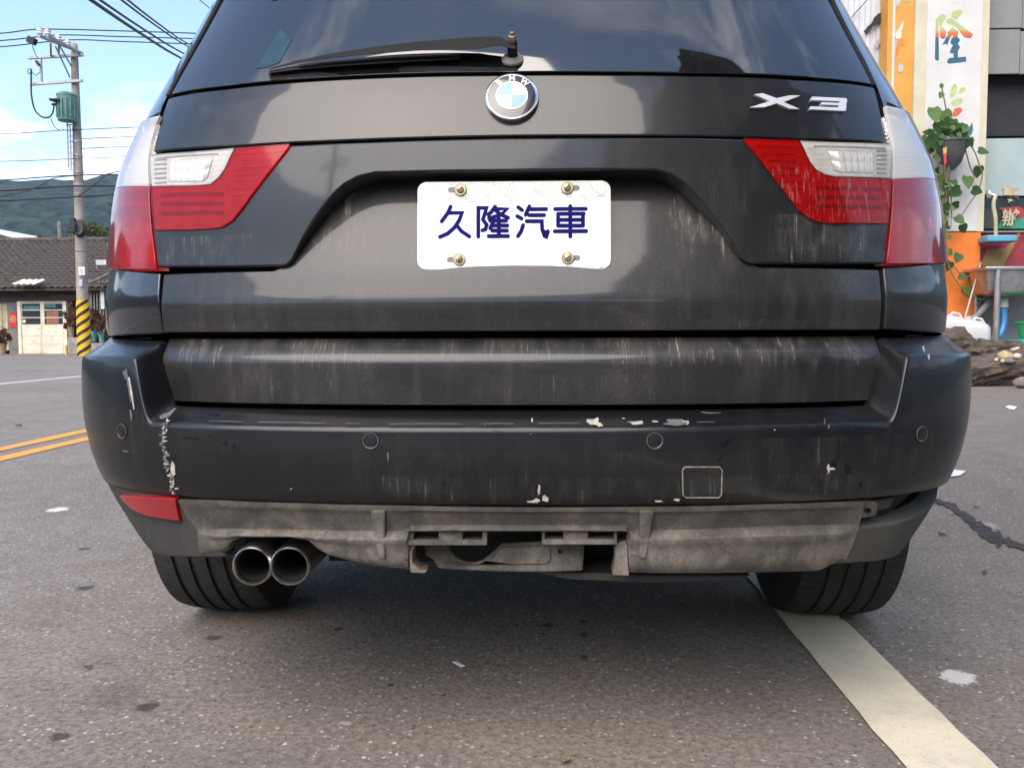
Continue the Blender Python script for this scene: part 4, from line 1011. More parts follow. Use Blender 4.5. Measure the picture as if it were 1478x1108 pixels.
# ================================================================ leaves
def leaf_mat(name, c1, c2, tr=.35):
    m = MT(name); oi = m.n('ObjectInfo')
    v = m.noise(14, 3, .6)
    c = m.mix(m.rng(v, .3, .7), c1, c2)
    p = m.pbr(c, .5, spec=.4); t = m.n('BsdfTranslucent'); m.l(c, t.inputs[0])
    ms = m.n('MixShader'); ms.inputs[0].default_value = tr; m.l(p, ms.inputs[1]); m.l(t.outputs[0], ms.inputs[2])
    return m.done(ms.outputs[0])
M_grn = leaf_mat('tree_leaf', (.035, .075, .02), (.085, .13, .035)); M_redl = leaf_mat('red_shrub_leaf', (.16, .035, .03), (.26, .10, .06)); M_olive = leaf_mat('olive_leaf', (.08, .10, .03), (.16, .15, .06))
M_bark = simple('bark', (.11, .085, .065), .9, var=.3, bump=.6, bscale=14)
def foliage(name, c, rx, ry, rz, n, size, mat, parent, seed=1, mat2=None):
    rd = random.Random(seed); bm = bmesh.new()
    clumps = [(Vector((rd.gauss(0, .5)*rx, rd.gauss(0, .5)*ry, rd.gauss(0, .48)*rz)), rd.uniform(.22, .5)) for _ in range(14)]
    for i in range(n):
        cc, cr = rd.choice(clumps); v = Vector((rd.gauss(0, 1), rd.gauss(0, 1), rd.gauss(0, 1))).normalized()*rd.random()**.45
        p = Vector(c)+cc+Vector((v.x*rx*cr, v.y*ry*cr, v.z*rz*cr))
        s = size*rd.uniform(.6, 1.3); a = Vector((rd.gauss(0, 1), rd.gauss(0, 1), rd.gauss(0, .6))).normalized(); b = a.cross(Vector((rd.gauss(0, 1), rd.gauss(0, 1), rd.gauss(0, 1)))).normalized()
        q = [p-a*s, p-b*s*.45, p+a*s, p+b*s*.45]
        bm.faces.new([bm.verts.new(z) for z in q]).material_index = 1 if (mat2 and rd.random() < .35) else 0
    return obj(name, bm, [mat, mat2] if mat2 else mat, parent, flat=True)
def tree(loc, h, rx, rz, label, mat, n, size, seed, group=None):
    t = empty('tree', loc, label, 'tree', group); l = Vector(loc); rd = random.Random(seed)
    bm = bmesh.new(); bm_tube(bm, [l, l+Vector((.05*h*rd.uniform(-1, 1), 0, h*.35)), l+Vector((.08*h*rd.uniform(-1, 1), 0, h*.75))], [h*.035, h*.028, h*.01], 8)
    for k in range(6):
        a = k*1.05; b = l+Vector((0, 0, h*(.3+.07*k))); bm_tube(bm, [b, b+Vector((math.cos(a)*rx*.6, math.sin(a)*rx*.6, h*.22))], [h*.014, h*.004], 6)
    obj('trunk', bm, M_bark, t)
    foliage('crown', l+Vector((0, 0, h*.68)), rx, rx, rz, n, size, mat, t, seed); return t
for i, (u, yy, h, rx, lab, m_) in enumerate(((100, 44, 6.5, 2.2, 'olive tree showing over the tiled roof left of the pole', M_olive), (133, 46, 6.9, 2.4, 'green tree over the tiled roof between pole and car', M_grn), (160, 45, 7.2, 2.6, 'green tree over the tiled roof hidden mostly by the car lamp', M_grn))):
    p = at(u, 345, yy); tree((p.x, yy, 0), h, rx, 1.5, lab, m_, 1500, .22, 20+i, 'trees behind the tiled house')

# ================================================================ tiled house across the road
HY = 29.5
M_tile = simple('old_grey_roof_tile', (.078, .062, .052), .85, var=.35, scale=5, bump=.3, bscale=30)
M_dwood = simple('dark_weathered_wood', (.045, .034, .030), .85, var=.3, scale=4); M_cream = simple('cream_painted_wood', (.78, .71, .54), .7, var=.1, scale=3, dirt=((.34, .29, .20), .5))
M_pan = MT('old_window_pane'); M_pan = M_pan.done(M_pan.pbr((.035, .05, .055), .08, ior=1.5))
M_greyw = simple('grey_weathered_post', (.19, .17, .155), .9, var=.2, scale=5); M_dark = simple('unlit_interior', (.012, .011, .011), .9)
pW = at(60, 511, HY)
HOUSE = empty('tiled_house', (at(60, 511, HY).x, HY, 0), 'low old house with grey tiled roof and cream double door across the road', 'house')
def hp_(u, v, dy=0): return at(u, v, HY+dy)
def hquad(name, u0, v0, u1, v1, mat, parent, y0=0., th=.05, bevel=.004):
    a, b = hp_(u0, v1, y0), hp_(u1, v0, y0)
    return box(name, (a.x, HY+y0, max(a.z, 0.0)), (b.x, HY+y0+th, b.z), mat, parent, bevel=bevel)
eL, eR = at(-420, 414, 28.95).x, at(205, 413, 28.95).x
ez, rz_ = at(60, 416, 28.95).z, at(60, 349, 33.2).z
box('wall', (eL+.3, HY+.5, 0), (eR-.3, 37, ez+.0), M_dwood, HOUSE)
# roof slab with individual tiles where they show
bm = bmesh.new()
for (y0, z0, y1, z1) in ((28.95, ez, 33.2, rz_), (33.2, rz_, 38, ez)):
    v = [bm.verts.new(p) for p in ((eL, y0, z0), (eR, y0, z0), (eR, y1, z1), (eL, y1, z1), (eL, y0, z0-.08), (eR, y0, z0-.08), (eR, y1, z1-.08), (eL, y1, z1-.08))]
    for f in ((0, 1, 2, 3), (7, 6, 5, 4), (0, 4, 5, 1), (1, 5, 6, 2), (2, 6, 7, 3), (3, 7, 4, 0)): bm.faces.new([v[i] for i in f])
ROOF = obj('roof', bm, M_tile, HOUSE, flat=True)
NRW = 17; sl = Vector((0, 33.2-28.95, rz_-ez)); sd_ = sl.normalized(); sn_ = Vector((0, -sd_.z, sd_.y)); TW = .245; step = sl.length/NRW
tme = bpy.data.meshes.new('roof_tile'); tv = []; tf = []
nt_ = 6
for r, (dl, dz) in enumerate(((-.03, .022), (-.03, .055), (step+.02, .012))):
    for k in range(nt_+1):
        xx = (k/nt_-.5)*TW*1.04; w_ = .030*math.sin((k/nt_)*2*math.pi)
        p = sd_*dl+sn_*(dz+w_+.012); tv.append((xx, p.y, p.z))
for r in range(2):
    for k in range(nt_): a = r*(nt_+1)+k; tf.append((a, a+1, a+nt_+2, a+nt_+1))
tme.from_pydata(tv, [], tf); tme.materials.append(M_tile)
for p in tme.polygons: p.use_smooth = True
tme.set_sharp_from_angle(angle=R(40))
rd = random.Random(3); rest = bmesh.new(); cnt = 0
ncols = int((eR-eL)/TW)
xvis0, xvis1 = at(-2, 380, 29).x, at(157, 380, 30).x
for r in range(NRW):
    for cidx in range(ncols):
        x = eL+TW*(cidx+.5)
        p = Vector((x, 28.95, ez))+sd_*(r*step+rd.uniform(-.012, .012))+sn_*rd.uniform(0, .012)
        if xvis0 < x < xvis1 and cnt < 298:
            o = bpy.data.objects.new('roof_tile', tme); link(o, ROOF); o.location = p; cnt += 1
            o.rotation_euler = (rd.uniform(-.01, .01), rd.uniform(-.02, .02), rd.uniform(-.015, .015))
        else:
            vs = [rest.verts.new(p+Vector(q)) for q in tv]
            for f in tf: rest.faces.new([vs[i] for i in f])
o = obj('roof_tiles', rest, M_tile, ROOF); o['kind'] = 'stuff'
bm = bmesh.new(); bm_tube(bm, [(eL, 33.2, rz_+.06), (eR, 33.2, rz_+.06)], .12, 10); obj('ridge_cap', bm, M_tile, ROOF)
# translucent sheet let into the roof
bm = bmesh.new(); q0 = at(23, 412, 28.9); q1 = at(58, 411, 28.9); n = 14; cols = []
for k in range(n+1):
    x = q0.x+(q1.x-q0.x)*k/n; w_ = .03*math.sin(k*1.8)
    a = Vector((x, 28.62, ez+.05))+sn_*(.09+w_); b = a+sd_*.42+Vector((.22, 0, 0)); cols.append((bm.verts.new(a), bm.verts.new(b)))
for a, b in zip(cols, cols[1:]): bm.faces.new((a[0], b[0], b[1], a[1]))
obj('roof_light_sheet', bm, simple('pale_plastic_sheet', (.74, .70, .50), .5, scale=6), ROOF)
# front: dark lintel, posts, door
hquad('lintel', -40, 416, 150, 435, M_dwood, HOUSE, -.05, .25)
hquad('fascia_board', 74, 425, 112, 430, simple('carved_red_board', (.10, .055, .045), .8), HOUSE, -.08, .03)
hquad('board_wall', -60, 435, 13, 506, simple('yellowed_boards', (.42, .38, .23), .8, var=.12), HOUSE, .15, .1)
for k in range(9): hquad('board_batten', -58+k*8.4, 436, -57+k*8.4, 505, simple('batten_cream', (.46, .42, .27), .8) if k == 0 else bpy.data.materials['batten_cream'], HOUSE, .13, .03, bevel=0)
hquad('post', 14, 435, 28, 512, M_greyw, HOUSE, .05, .2)
hquad('red_paper_strip', 14.5, 451, 23.5, 472.5, simple('red_paper', (.62, .02, .03), .7), HOUSE, .03, .012)
hquad('house_number', 17, 443, 21.5, 447.5, simple('blue_enamel_tile', (.10, .13, .26), .4), HOUSE, .035, .012)
bm = bmesh.new(); text_mesh('paper_mark', '春', .30, Matrix.Translation(hp_(19, 461, .02)) @ Matrix.Rotation(R(90), 4, 'X'), simple('gold_ink', (.75, .35, .16), .6), HOUSE, .004)
bm.free()
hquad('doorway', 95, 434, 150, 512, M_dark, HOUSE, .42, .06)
hquad('door_jamb', 27.2, 434, 29, 512, M_cream, HOUSE, -.02, .14); hquad('door_jamb', 93, 434, 95, 512, M_cream, HOUSE, -.02, .14); hquad('door_head', 27.2, 433.5, 95, 436, M_cream, HOUSE, -.021, .14)
for (a, b) in ((29.4, 60.6), (61.6, 92.8)):
    D = hquad('door_leaf', a, 469.5, b, 511, M_cream, HOUSE, .03, .05)
    for v0, v1 in ((470, 484.6), (485.2, 496.8), (497.4, 510.5)): hquad('door_panel', a+1.8, v0, b-1.8, v1, M_cream, D, .015, .03)
    for v0, v1 in ((436.5, 438.2), (446.6, 448.2), (457.6, 459.2), (468, 470)): hquad('door_rail', a, v0, b, v1, M_cream, D, .02, .05)
    for u0, u1 in ((a, a+1.8), (b-1.8, b)): hquad('door_stile', u0, 436, u1, 470, M_cream, D, .019, .055)
    for v0, v1 in ((438.2, 446.6), (448.2, 457.6), (459.2, 468)): hquad('window_pane', a+1.8, v0, b-1.8, v1, M_pan, D, .045, .012, bevel=0)
hquad('stored_box', 67, 449, 84, 467.5, simple('brown_card', (.34, .15, .09), .8), HOUSE, .036, .006)
hquad('curtain_strip', 63, 438.6, 80, 444, simple('teal_cloth', (.08, .22, .22), .8), HOUSE, .036, .006); hquad('curtain_strip', 34, 441.5, 57, 446, bpy.data.materials['teal_cloth'], HOUSE, .036, .006)
c_ = hp_(34.8, 463.5, .03)
lathe('round_sticker', [(0, 0), (.075, 0), (.075, -.004)], frame(c_, (0, -1, 0)), simple('white_sticker', (.7, .66, .62), .6), HOUSE, 20)
lathe('sticker_ring', [(.075, .002), (.072, .006), (.060, .006), (.057, .002)], frame(c_, (0, -1, 0)), simple('red_sticker', (.6, .06, .05), .6), HOUSE, 20)
# leaning annex to the right with weathered boards and a small white sign
for k in range(7): hquad('annex_board', 130+k*4.2, 404+(k % 3)*1.5, 133.9+k*4.2, 484, M_greyw, HOUSE, -.3, .03)
hquad('annex_sign', 145.5, 420, 150, 446, simple('pale_sign', (.6, .66, .62), .6), HOUSE, -.36, .02)
hquad('vent_hood', 138, 375, 157, 383, simple('pale_metal_hood', (.55, .55, .54), .5), HOUSE, -.6, .5, .02); hquad('vent_bracket', 139, 383, 142, 389, M_greyw, HOUSE, -.5, .05)
# broken eave boards at the roof's end
for k in range(5):
    a, b = at(128+k*3, 408-k*1.0, 28.3), at(146+k*3, 402-k*2, 28.6); bm = bmesh.new(); bm_tube(bm, [a, b], .05, 5); obj('eave_board', bm, M_greyw, HOUSE)

# far pale roof and concrete stub
fr_ = at(20, 342, 64); F_ = empty('far_shed', (fr_.x, 64, 0), 'pale roofed shed far behind the tiled house', 'shed')
a, b = at(-60, 331, 64), at(46, 347, 64)
bm = bmesh.new(); v = [bm.verts.new(p) for p in ((a.x, 64, a.z+.6), (b.x, 64, b.z-.02), (b.x, 74, b.z-.02), (a.x, 74, a.z+.6))]; bm.faces.new(v)
o = obj('roof', bm, simple('pale_sheet_roof', (.72, .72, .66), .6), F_, flat=True); o.modifiers.new('s', 'SOLIDIFY').thickness = .15
box('wall', (a.x+.2, 64.5, 0), (b.x-.2, 73, b.z-.3), simple('shed_wall', (.4, .4, .38), .8), F_)
p = at(86.5, 340, 48); PS = empty('concrete_post', (p.x, 48, 0), 'short grey concrete post showing over the tiled roof', 'post')
t_ = at(86.5, 320, 48); bm = bmesh.new(); bm_tube(bm, [(p.x, 48, 0), (t_.x, 48, t_.z)], [.17, .14], 12); obj('shaft', bm, M_greyw, PS)

# potted plants and clutter in front of the house
M_teal = simple('teal_pot', (.10, .30, .26), .6); M_terr = simple('worn_pot', (.30, .20, .12), .8); M_conc = simple('mossy_concrete', (.30, .28, .25), .9, var=.25, scale=6, dirt=((.10, .10, .07), .6))
def potted(u, vb, vt, wpx, y, label, pm, leafm, n, seed, m2=None):
    base = at(u, vb, y); top = at(u, vt, y); s = (y-CAM.y)/FPX; wd = wpx*s
    zb = max(0, base.z); e = empty('potted_shrub', (base.x, y, zb), label, 'shrub', 'potted shrubs by the tiled house')
    hh = .34; M = Matrix.Translation((base.x, y, zb))
    lathe('pot', [(.0, 0), (wd*.16, 0), (wd*.22, hh), (wd*.24, hh), (wd*.24, hh+.03), (wd*.20, hh+.03), (0, hh-.02)], M, pm, e, 20)
    bm = bmesh.new(); rd = random.Random(seed)
    for k in range(5): bm_tube(bm, [(base.x, y, zb+hh-.03), (base.x+rd.uniform(-.2, .2)*wd, y+rd.uniform(-.1, .1), zb+hh+(top.z-zb-hh)*.6)], [.018, .008], 5)
    obj('stems', bm, M_bark, e)
    zc_ = (zb+hh*.8+top.z)/2; foliage('leaves', (base.x, y, zc_), wd*.5, wd*.4, (top.z-zb-hh*.8)*.5, n, .075, leafm, e, seed, m2)
potted(4, 511, 474, 26, 28.2, 'red leaved potted shrub left of the cream double door', M_terr, M_redl, 520, 31, M_olive)
potted(103, 487, 440, 20, 28.6, 'brownish potted shrub on the concrete block beside the cream double door', M_terr, M_redl, 480, 32, M_olive)
potted(135, 493, 447, 22, 28.0, 'red leaved shrub in a teal pot right of the striped pole', M_teal, M_redl, 520, 33, M_grn)
potted(147, 494, 447, 20, 27.8, 'red leaved shrub in a teal pot against the car corner', M_teal, M_redl, 500, 34, M_olive)
a, b = at(97, 487, 28.4), at(113, 513, 28.4)
tag(box('concrete_block', (a.x, 28.4, 0), (b.x, 28.9, a.z), M_conc, bevel=.02), 'mossy grey concrete block between the cream door and the pole', 'block')
a, b = at(129, 494, 27.7), at(153, 494, 27.7)
tag(box('plant_shelf', (a.x-.1, 27.7, 0), (b.x+.1, 28.4, at(140, 495, 27.7).z), M_conc, bevel=.02), 'low concrete shelf under the teal pots', 'shelf')
p = at(95.7, 505, 28.0); tag(tube('yellow_marker_post', [(p.x, 28.0, 0), (p.x, 28.0, at(96, 498, 28).z)], .04, simple('yellow_post_paint', (.75, .42, .04), .6), n=12), 'short yellow marker post at the foot of the cream door', 'post')

# ================================================================ utility pole
PY = 26.0
M_cpole = simple('weathered_concrete_pole', (.33, .28, .235), .9, var=.18, scale=3, bump=.3, dirt=((.20, .16, .12), .5))
M_galv = simple('galvanised_steel', (.42, .42, .43), .5, .5, var=.15); M_porc = simple('white_porcelain', (.75, .74, .70), .25, var=.05); M_blk = simple('black_cable', (.018, .018, .02), .6)
pb, ptp = at(121.5, 505, PY), at(107, 65, PY)
ax_ = (ptp-pb).normalized(); base_ = pb+ax_*(-(pb.z)/ax_.z)
POLE = empty('utility_pole', base_, 'tall grey utility pole with green transformer and yellow-black striped foot', 'utility pole')
bm = bmesh.new(); bm_tube(bm, [base_, pb, base_.lerp(ptp, .5), ptp, ptp+ax_*.05], [.200, .193, .150, .105, .07], 24); obj('shaft', bm, M_cpole, POLE, ang=60)
def pp(u, v, dy=0): return at(u, v, PY+dy)
def prad(z): return .200+(.105-.200)*z/ptp.z
def hazard():
    m = MT('hazard_stripes'); X = m.xyz()
    ang = m.mth('ARCTAN2', m.mth('SUBTRACT', X[0], base_.x), m.mth('SUBTRACT', PY-.0, X[1]))
    ph = m.mth('FRACT', m.mth('SUBTRACT', m.mth('MULTIPLY', X[2], 3.35), m.mth('MULTIPLY', ang, .43)))
    f = m.mth('GREATER_THAN', m.mth('PINGPONG', ph, .5), .29)
    return m.done(m.pbr(m.mix(f, (.80, .46, .015), (.03, .015, .008)), .5))
bm = bmesh.new(); zt_ = at(119, 433, PY).z
bm_tube(bm, [base_+ax_*.02, base_+ax_*(zt_/ax_.z)], [prad(0)+.012, prad(zt_)+.012], 32); obj('striped_sleeve', bm, hazard(), POLE, ang=60)
def beam(name, a, b, w_, mat=M_galv, parent=POLE):
    d = (b-a); L_ = d.length; z = d.normalized(); x = z.cross(Vector((0, 0, 1))).normalized(); y = z.cross(x)
    M = Matrix(((x.x, y.x, z.x, a.x), (x.y, y.y, z.y, a.y), (x.z, y.z, z.z, a.z), (0, 0, 0, 1)))
    bm = bmesh.new(); bm_box(bm, (-w_/2, -w_/2, 0), (w_/2, w_/2, L_), 0, M); return obj(name, bm, mat, parent, bevel=.006)
beam('crossarm', pp(40.5, 84, -.16), pp(120, 79.5, -.16), .085); beam('crossarm', pp(42, 122, -.17), pp(119, 116.5, -.17), .085)
a_, b_ = pp(112, 77), at(56, 52, 24.2); b_.z = a_.z+.02
beam('crossarm', pp(112, 74, .1), at(56, 52, 24.25), .075); beam('crossarm', pp(119, 78, .0), at(68, 51, 24.3), .075)
beam('brace', pp(101, 112, -.1), at(80, 67, 25.0), .04); beam('brace', pp(103, 96, -.05), at(86, 66, 25.2), .04); beam('brace', pp(59, 84, -.16), pp(60, 120, -.17), .06); beam('brace', at(73, 62, 24.9), pp(73.5, 81, -.16), .06); beam('brace', at(85, 60, 25.2), pp(85, 79, -.16), .06)
def insul(p, s=1.):
    lathe('insulator', [(.012*s, -.08*s), (.05*s, -.06*s), (.085*s, -.01*s), (.075*s, .02*s), (.05*s, .03*s), (.085*s, .05*s), (.075*s, .085*s), (.045*s, .10*s), (.05*s, .13*s), (0, .15*s)], Matrix.Translation(p), M_porc, POLE, 16)
for (u, v, y) in ((57.5, 48, 24.3), (69, 48.5, 24.35), (84, 57, 25.0), (97.5, 64.5, 25.5)): insul(at(u, v, y), 1.15)
TRp = pp(97.5, 175, -.42); TRt = pp(97, 137, -.42); hh = TRt.z-TRp.z
M_trf = simple('green_transformer_paint', (.10, .24, .22), .55, var=.2, scale=5, dirt=((.42, .36, .16), .7))
TRF = lathe('transformer', [(0, 0), (.27, 0), (.285, .03), (.285, hh-.06), (.30, hh-.05), (.30, hh), (.2, hh+.06), (0, hh+.07)], Matrix.Translation(TRp), M_trf, POLE, 32)
for k in range(7):
    a = R(-160+k*24); bm = bmesh.new(); c = TRp+Vector((math.cos(a)*.30, math.sin(a)*.30, 0)); bm_box(bm, (c.x-.012, c.y-.03, c.z+.10), (c.x+.012, c.y+.03, c.z+hh-.16)); obj('cooling_fin', bm, M_trf, TRF)
for du in (-9, -3): lathe('bushing', [(.05, 0), (.06, .06), (.04, .1), (.055, .14), (.03, .2), (0, .22)], frame(pp(90+du, 146, -.66), (-.6, -.7, .1)), M_blk, TRF, 12)
lathe('bushing', [(.04, 0), (.035, .12), (.05, .16), (.03, .24), (0, .25)], frame(pp(86, 151, -.62), (-1, -.1, 0)), M_blk, TRF, 12)
def cable(name, pts, r, mat, parent=None):
    c = [Vector(p) for p in pts]; o = []
    for i in range(len(c)-1):
        p0, p1, p2, p3 = c[max(0, i-1)], c[i], c[i+1], c[min(len(c)-1, i+2)]
        for j in range(6):
            t = j/6; o.append(.5*((2*p1)+(-p0+p2)*t+(2*p0-5*p1+4*p2-p3)*t*t+(-p0+3*p1-3*p2+p3)*t**3))
    o.append(c[-1]); return tube(name, o, r, mat, parent, n=6)
cable('drop_cable', [pp(45, 100, -.3), pp(45, 122, -.3), pp(45.5, 138, -.35), pp(50, 158, -.4), pp(60, 168.5, -.5), pp(70, 169.5, -.55), pp(76, 163, -.6), pp(78, 152, -.6)], .026, M_blk, POLE)
cable('drop_cable', [pp(45, 104, -.3), pp(41, 107, -.3), pp(40.5, 101, -.3), pp(44, 99.5, -.3), pp(46, 104, -.28), pp(52, 109, -.25), pp(57, 104, -.2)], .012, M_blk, POLE)
cable('drop_cable', [at(45, 56, 24.4), pp(48, 70, -.6), pp(51, 78, -.4), pp(55, 85, -.3)], .012, M_blk, POLE)
cable('drop_cable', [pp(73, 170, -.5), pp(78, 182, -.4), pp(86, 188, -.3), pp(93, 187, -.25)], .012, M_blk, POLE)
beam('fuse_cutout', pp(48, 89, -.3), pp(57, 105, -.3), .055, M_porc); beam('fuse_cutout', pp(52, 88, -.28), pp(57, 95, -.28), .07, M_blk); beam('switch_box', at(41, 57, 24.5), at(51, 61, 24.5), .19, M_blk)
for (u, v0, v1) in ((97, 178, 243), (101, 182, 246)): cable('conduit', [pp(u, v0, -.25), pp(u+1, (v0+v1)/2, -.24), pp(u+2, v1, -.23)], .022, M_galv, POLE)
for k in range(9): beam('step_bolt', pp(96-(k % 2)*1+k*.3, 181+k*8, -.25), pp(104+k*.3, 180+k*8, -.22), .035)
for v in (187, 206, 226, 250, 268, 281):
    lathe('pole_band', [(.0, 0), (prad(at(112, v, PY).z)+.012, 0), (prad(at(112, v, PY).z)+.012, .06), (0, .06)], Matrix.Translation(base_+ax_*(at(112, v, PY).z/ax_.z)), M_galv, POLE, 24)
c0 = pp(116, 330, -.28)
bm = bmesh.new()
for k in range(4):
    rr_ = .26-.025*k; bm_tube(bm, [c0+Vector((.0+rr_*.8*math.cos(a*.2618+.3*k), -.03*k, rr_*1.05*math.sin(a*.2618+.3*k))) for a in range(25)], .022, 6, False)
obj('cable_coil', bm, M_blk, POLE)
beam('splice_box', pp(105, 315, -.3), pp(107, 335, -.3), .15, M_blk)
for (u0, v0, u1, v1, m_) in ((113.3, 385, 122, 397, M_porc), (113.8, 403.5, 118.6, 413, simple('blue_notice', (.45, .48, .66), .6))):
    a, b = pp(u0, v1, -.235), pp(u1, v0, -.235); box('notice', (a.x, a.y, a.z), (b.x, a.y+.01, b.z), m_, POLE)
lathe('notice_ring', [(.058, 0), (.056, .004), (.045, .004), (.043, 0)], frame(pp(117.6, 391, -.242), (0, -1, 0)), bpy.data.materials['red_sticker'], POLE, 20)
lathe('pole_band', [(0, 0), (.19, 0), (.19, .03), (0, .03)], Matrix.Translation(base_+ax_*at(118, 362, PY).z), M_galv, POLE, 24)

# ---- overhead cables (each one a thing)
def wire(pts, r, label, g='overhead lines'):
    o = cable('overhead_cable', pts, r, M_blk); tag(o, label, 'cable', g)
def line(knots, y, r, label):
    """knots in the photo; the line is carried on past both ends"""
    k = list(knots); (a, b), (c, d) = k[0], k[1]; e, f = k[-2], k[-1]
    k = [(a-(c-a)*2, b-(d-b)*2-6)] + k + [(f[0]+(f[0]-e[0])*1.2, f[1]+(f[1]-e[1])*1.2)]
    wire([at(u, v, y) for u, v in k], r, label)
line([(0, 48.5), (57, 42.5), (160, 44.5), (270, 48)], 24.3, .018, 'topmost level power line crossing the pole head')
line([(0, 59), (84, 51), (170, 53), (262, 55.5)], 25.0, .018, 'second level power line crossing the pole head')
line([(0, 68), (97, 58), (170, 60), (258, 63)], 25.5, .018, 'third level power line crossing just under the pole head')
line([(0, 193.5), (70, 189.5), (96, 188), (190, 184)], 25.8, .012, 'thin line meeting the pole just under the transformer')
wire([at(u, v, 25.8) for u, v in ((118, 200.5), (150, 199), (185, 197.5), (330, 191))], .012, 'thin line leaving the pole to the right below the transformer')
wire([at(u, v, 25.8) for u, v in ((118, 214.5), (150, 213), (185, 211.5), (330, 204))], .012, 'thin line leaving the pole to the right above the clouds')
line([(0, 233), (100, 229.5), (170, 227), (230, 225)], 25.8, .012, 'thin line crossing the pole against the white cloud')
line([(0, 260), (60, 256), (108, 253), (165, 252)], 25.8, .02, 'dark line crossing the pole at the hill crest')
line([(0, 275), (60, 271), (108, 268.5), (165, 268)], 25.7, .035, 'thick black cable crossing the pole on the hillside')
line([(0, 289.5), (60, 286.5), (108, 284), (165, 281)], 25.7, .03, 'lowest thick black cable crossing the pole on the hillside')
wire([at(u, v, 25.6) for u, v in ((-60, 290), (0, 284), (50, 272), (75, 258), (108, 254))], .014, 'slack line sagging left from the pole across the hill')
wire([at(u, v, 25.6) for u, v in ((112, 284), (132, 270), (150, 256), (165, 249), (300, 225))], .016, 'slack line rising right from the pole across the hill')
for i, (u0, u1, v1, r, lab) in enumerate(((131, 250, 78, .030, 'lowest and thickest of the four diagonal cables at the upper left'), (144, 254, 71.5, .022, 'second of the four diagonal cables at the upper left'), (175, 260, 61, .018, 'third of the four diagonal cables at the upper left'), (184, 262, 58, .018, 'topmost of the four diagonal cables at the upper left'))):
    a, b = at(u0, 0, 12), at(u1, v1, 22); d = b-a
    wire([a-d*.8+Vector((0, 0, .1)), a, a.lerp(b, .5)-Vector((0, 0, .02)), b, b+d*1.0+Vector((0, 0, .15))], r, lab)
a, b = at(288, 0, 16), at(300, 10, 18); wire([a-(b-a)*6, a, b, b+(b-a)*8], .01, 'hair-thin line meeting the car roof at the upper left')
# ================================================================ shop on the right
SY = 12.0
def sp_(u, v, dy=0): return at(u, v, SY+dy)
def squad(name, u0, v0, u1, v1, mat, parent, dy=0., th=.05, bevel=.003, z0=None):
    a, b = sp_(u0, v1, dy), sp_(u1, v0, dy); vm = max(100, min(400, (max(v0, 0)+min(v1, 560))/2)); a.x, b.x = sp_(u0, vm, dy).x, sp_(u1, vm, dy).x
    return box(name, (a.x, SY+dy, a.z if z0 is None else z0), (b.x, SY+dy+th, b.z), mat, parent, bevel=bevel)
M_wht = simple('aged_white_wall', (.62, .60, .56), .8, var=.06, scale=2, dirt=((.58, .54, .44), .35)); M_crm = simple('cream_border', (.58, .53, .37), .8, var=.08, scale=3)
M_org = simple('orange_sign_paint', (.66, .31, .05), .6, var=.08, scale=3); M_org2 = simple('deep_orange_wall', (.80, .20, .03), .75, var=.08, scale=2, dirt=((.45, .12, .03), .3))
M_board = simple('grey_board', (.23, .225, .21), .8, var=.08, scale=2); M_pale = simple('pale_green_board', (.34, .41, .39), .7, var=.06, scale=2)
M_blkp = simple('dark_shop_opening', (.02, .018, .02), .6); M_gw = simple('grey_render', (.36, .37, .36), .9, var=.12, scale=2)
SHOP = empty('workshop', (sp_(1390, 500).x, SY, 0), 'roadside workshop with painted white pillar, orange sign column and dark opening', 'shop')
# corrugated wall behind the car
bm = bmesh.new(); x0, x1 = at(1080, 0, 12.42).x, at(1281, 0, 12.42).x; pitch = .17; prof = [(0, 0), (.45, 0), (.55, .035), (.9, .035), (1, 0)]
xs_ = []; x = x0
while x < x1:
    for f, d in prof[:-1]: xs_.append((x+f*pitch, 12.42-d))
    x += pitch
pv = None
for x, y in xs_:
    q = (bm.verts.new((x, y, 0)), bm.verts.new((x, y, 7.2)))
    if pv: bm.faces.new((pv[0], q[0], q[1], pv[1]))
    pv = q
obj('corrugated_wall', bm, simple('white_corrugated_sheet', (.62, .63, .65), .5, .2, var=.06), SHOP, flat=True)
# sign column
squad('sign_column', 1276, -260, 1324, 600, M_org, SHOP, .06, .3, z0=.1)
for u in (1285, 1316): squad('sign_line', u-1.8, -258, u+1.8, 598, M_wht, SHOP, .05, .02, z0=.11)
def bl(poly, dy, mat, name, parent=SHOP, th=.006):
    bm = bmesh.new(); A = [bm.verts.new(at(u, v, SY+dy)) for u, v in poly]; Bq = [bm.verts.new(at(u, v, SY+dy)+Vector((0, th, 0))) for u, v in poly]
    bm.faces.new(A); n = len(A)
    for i in range(n): bm.faces.new((A[i], A[(i+1) % n], Bq[(i+1) % n], Bq[i]))
    bm.normal_update(); bmesh.ops.triangulate(bm, faces=[f for f in bm.faces if len(f.verts) > 4])
    return obj(name, bm, mat, parent, flat=True)
def cq(x, y): return (1218+x/4.262, y/4.262)
M_fgrey = simple('faded_grey_ink', (.46, .44, .38), .8); M_fwht = simple('faded_white_ink', (.75, .66, .52), .8); M_fora = simple('faded_orange_ink', (.72, .24, .05), .8)
for pl, m_ in (([(320, 0), (350, 0), (345, 30), (322, 55)], M_fgrey), ([(372, 0), (395, 0), (380, 20)], M_fgrey), ([(340, 175), (370, 125), (360, 185), (345, 200)], M_fwht), ([(315, 215), (335, 180), (358, 200), (350, 240), (322, 240)], M_fwht), ([(305, 300), (320, 245), (328, 250), (312, 360), (306, 450), (302, 440)], M_fgrey),
              ([(330, 255), (360, 230), (385, 250), (375, 280), (350, 275), (340, 320), (320, 340)], M_fora), ([(335, 395), (350, 390), (368, 410), (362, 440), (336, 450)], M_fgrey)):
    bl([cq(*p) for p in pl], .052, m_, 'faded_character_stroke', th=.012)
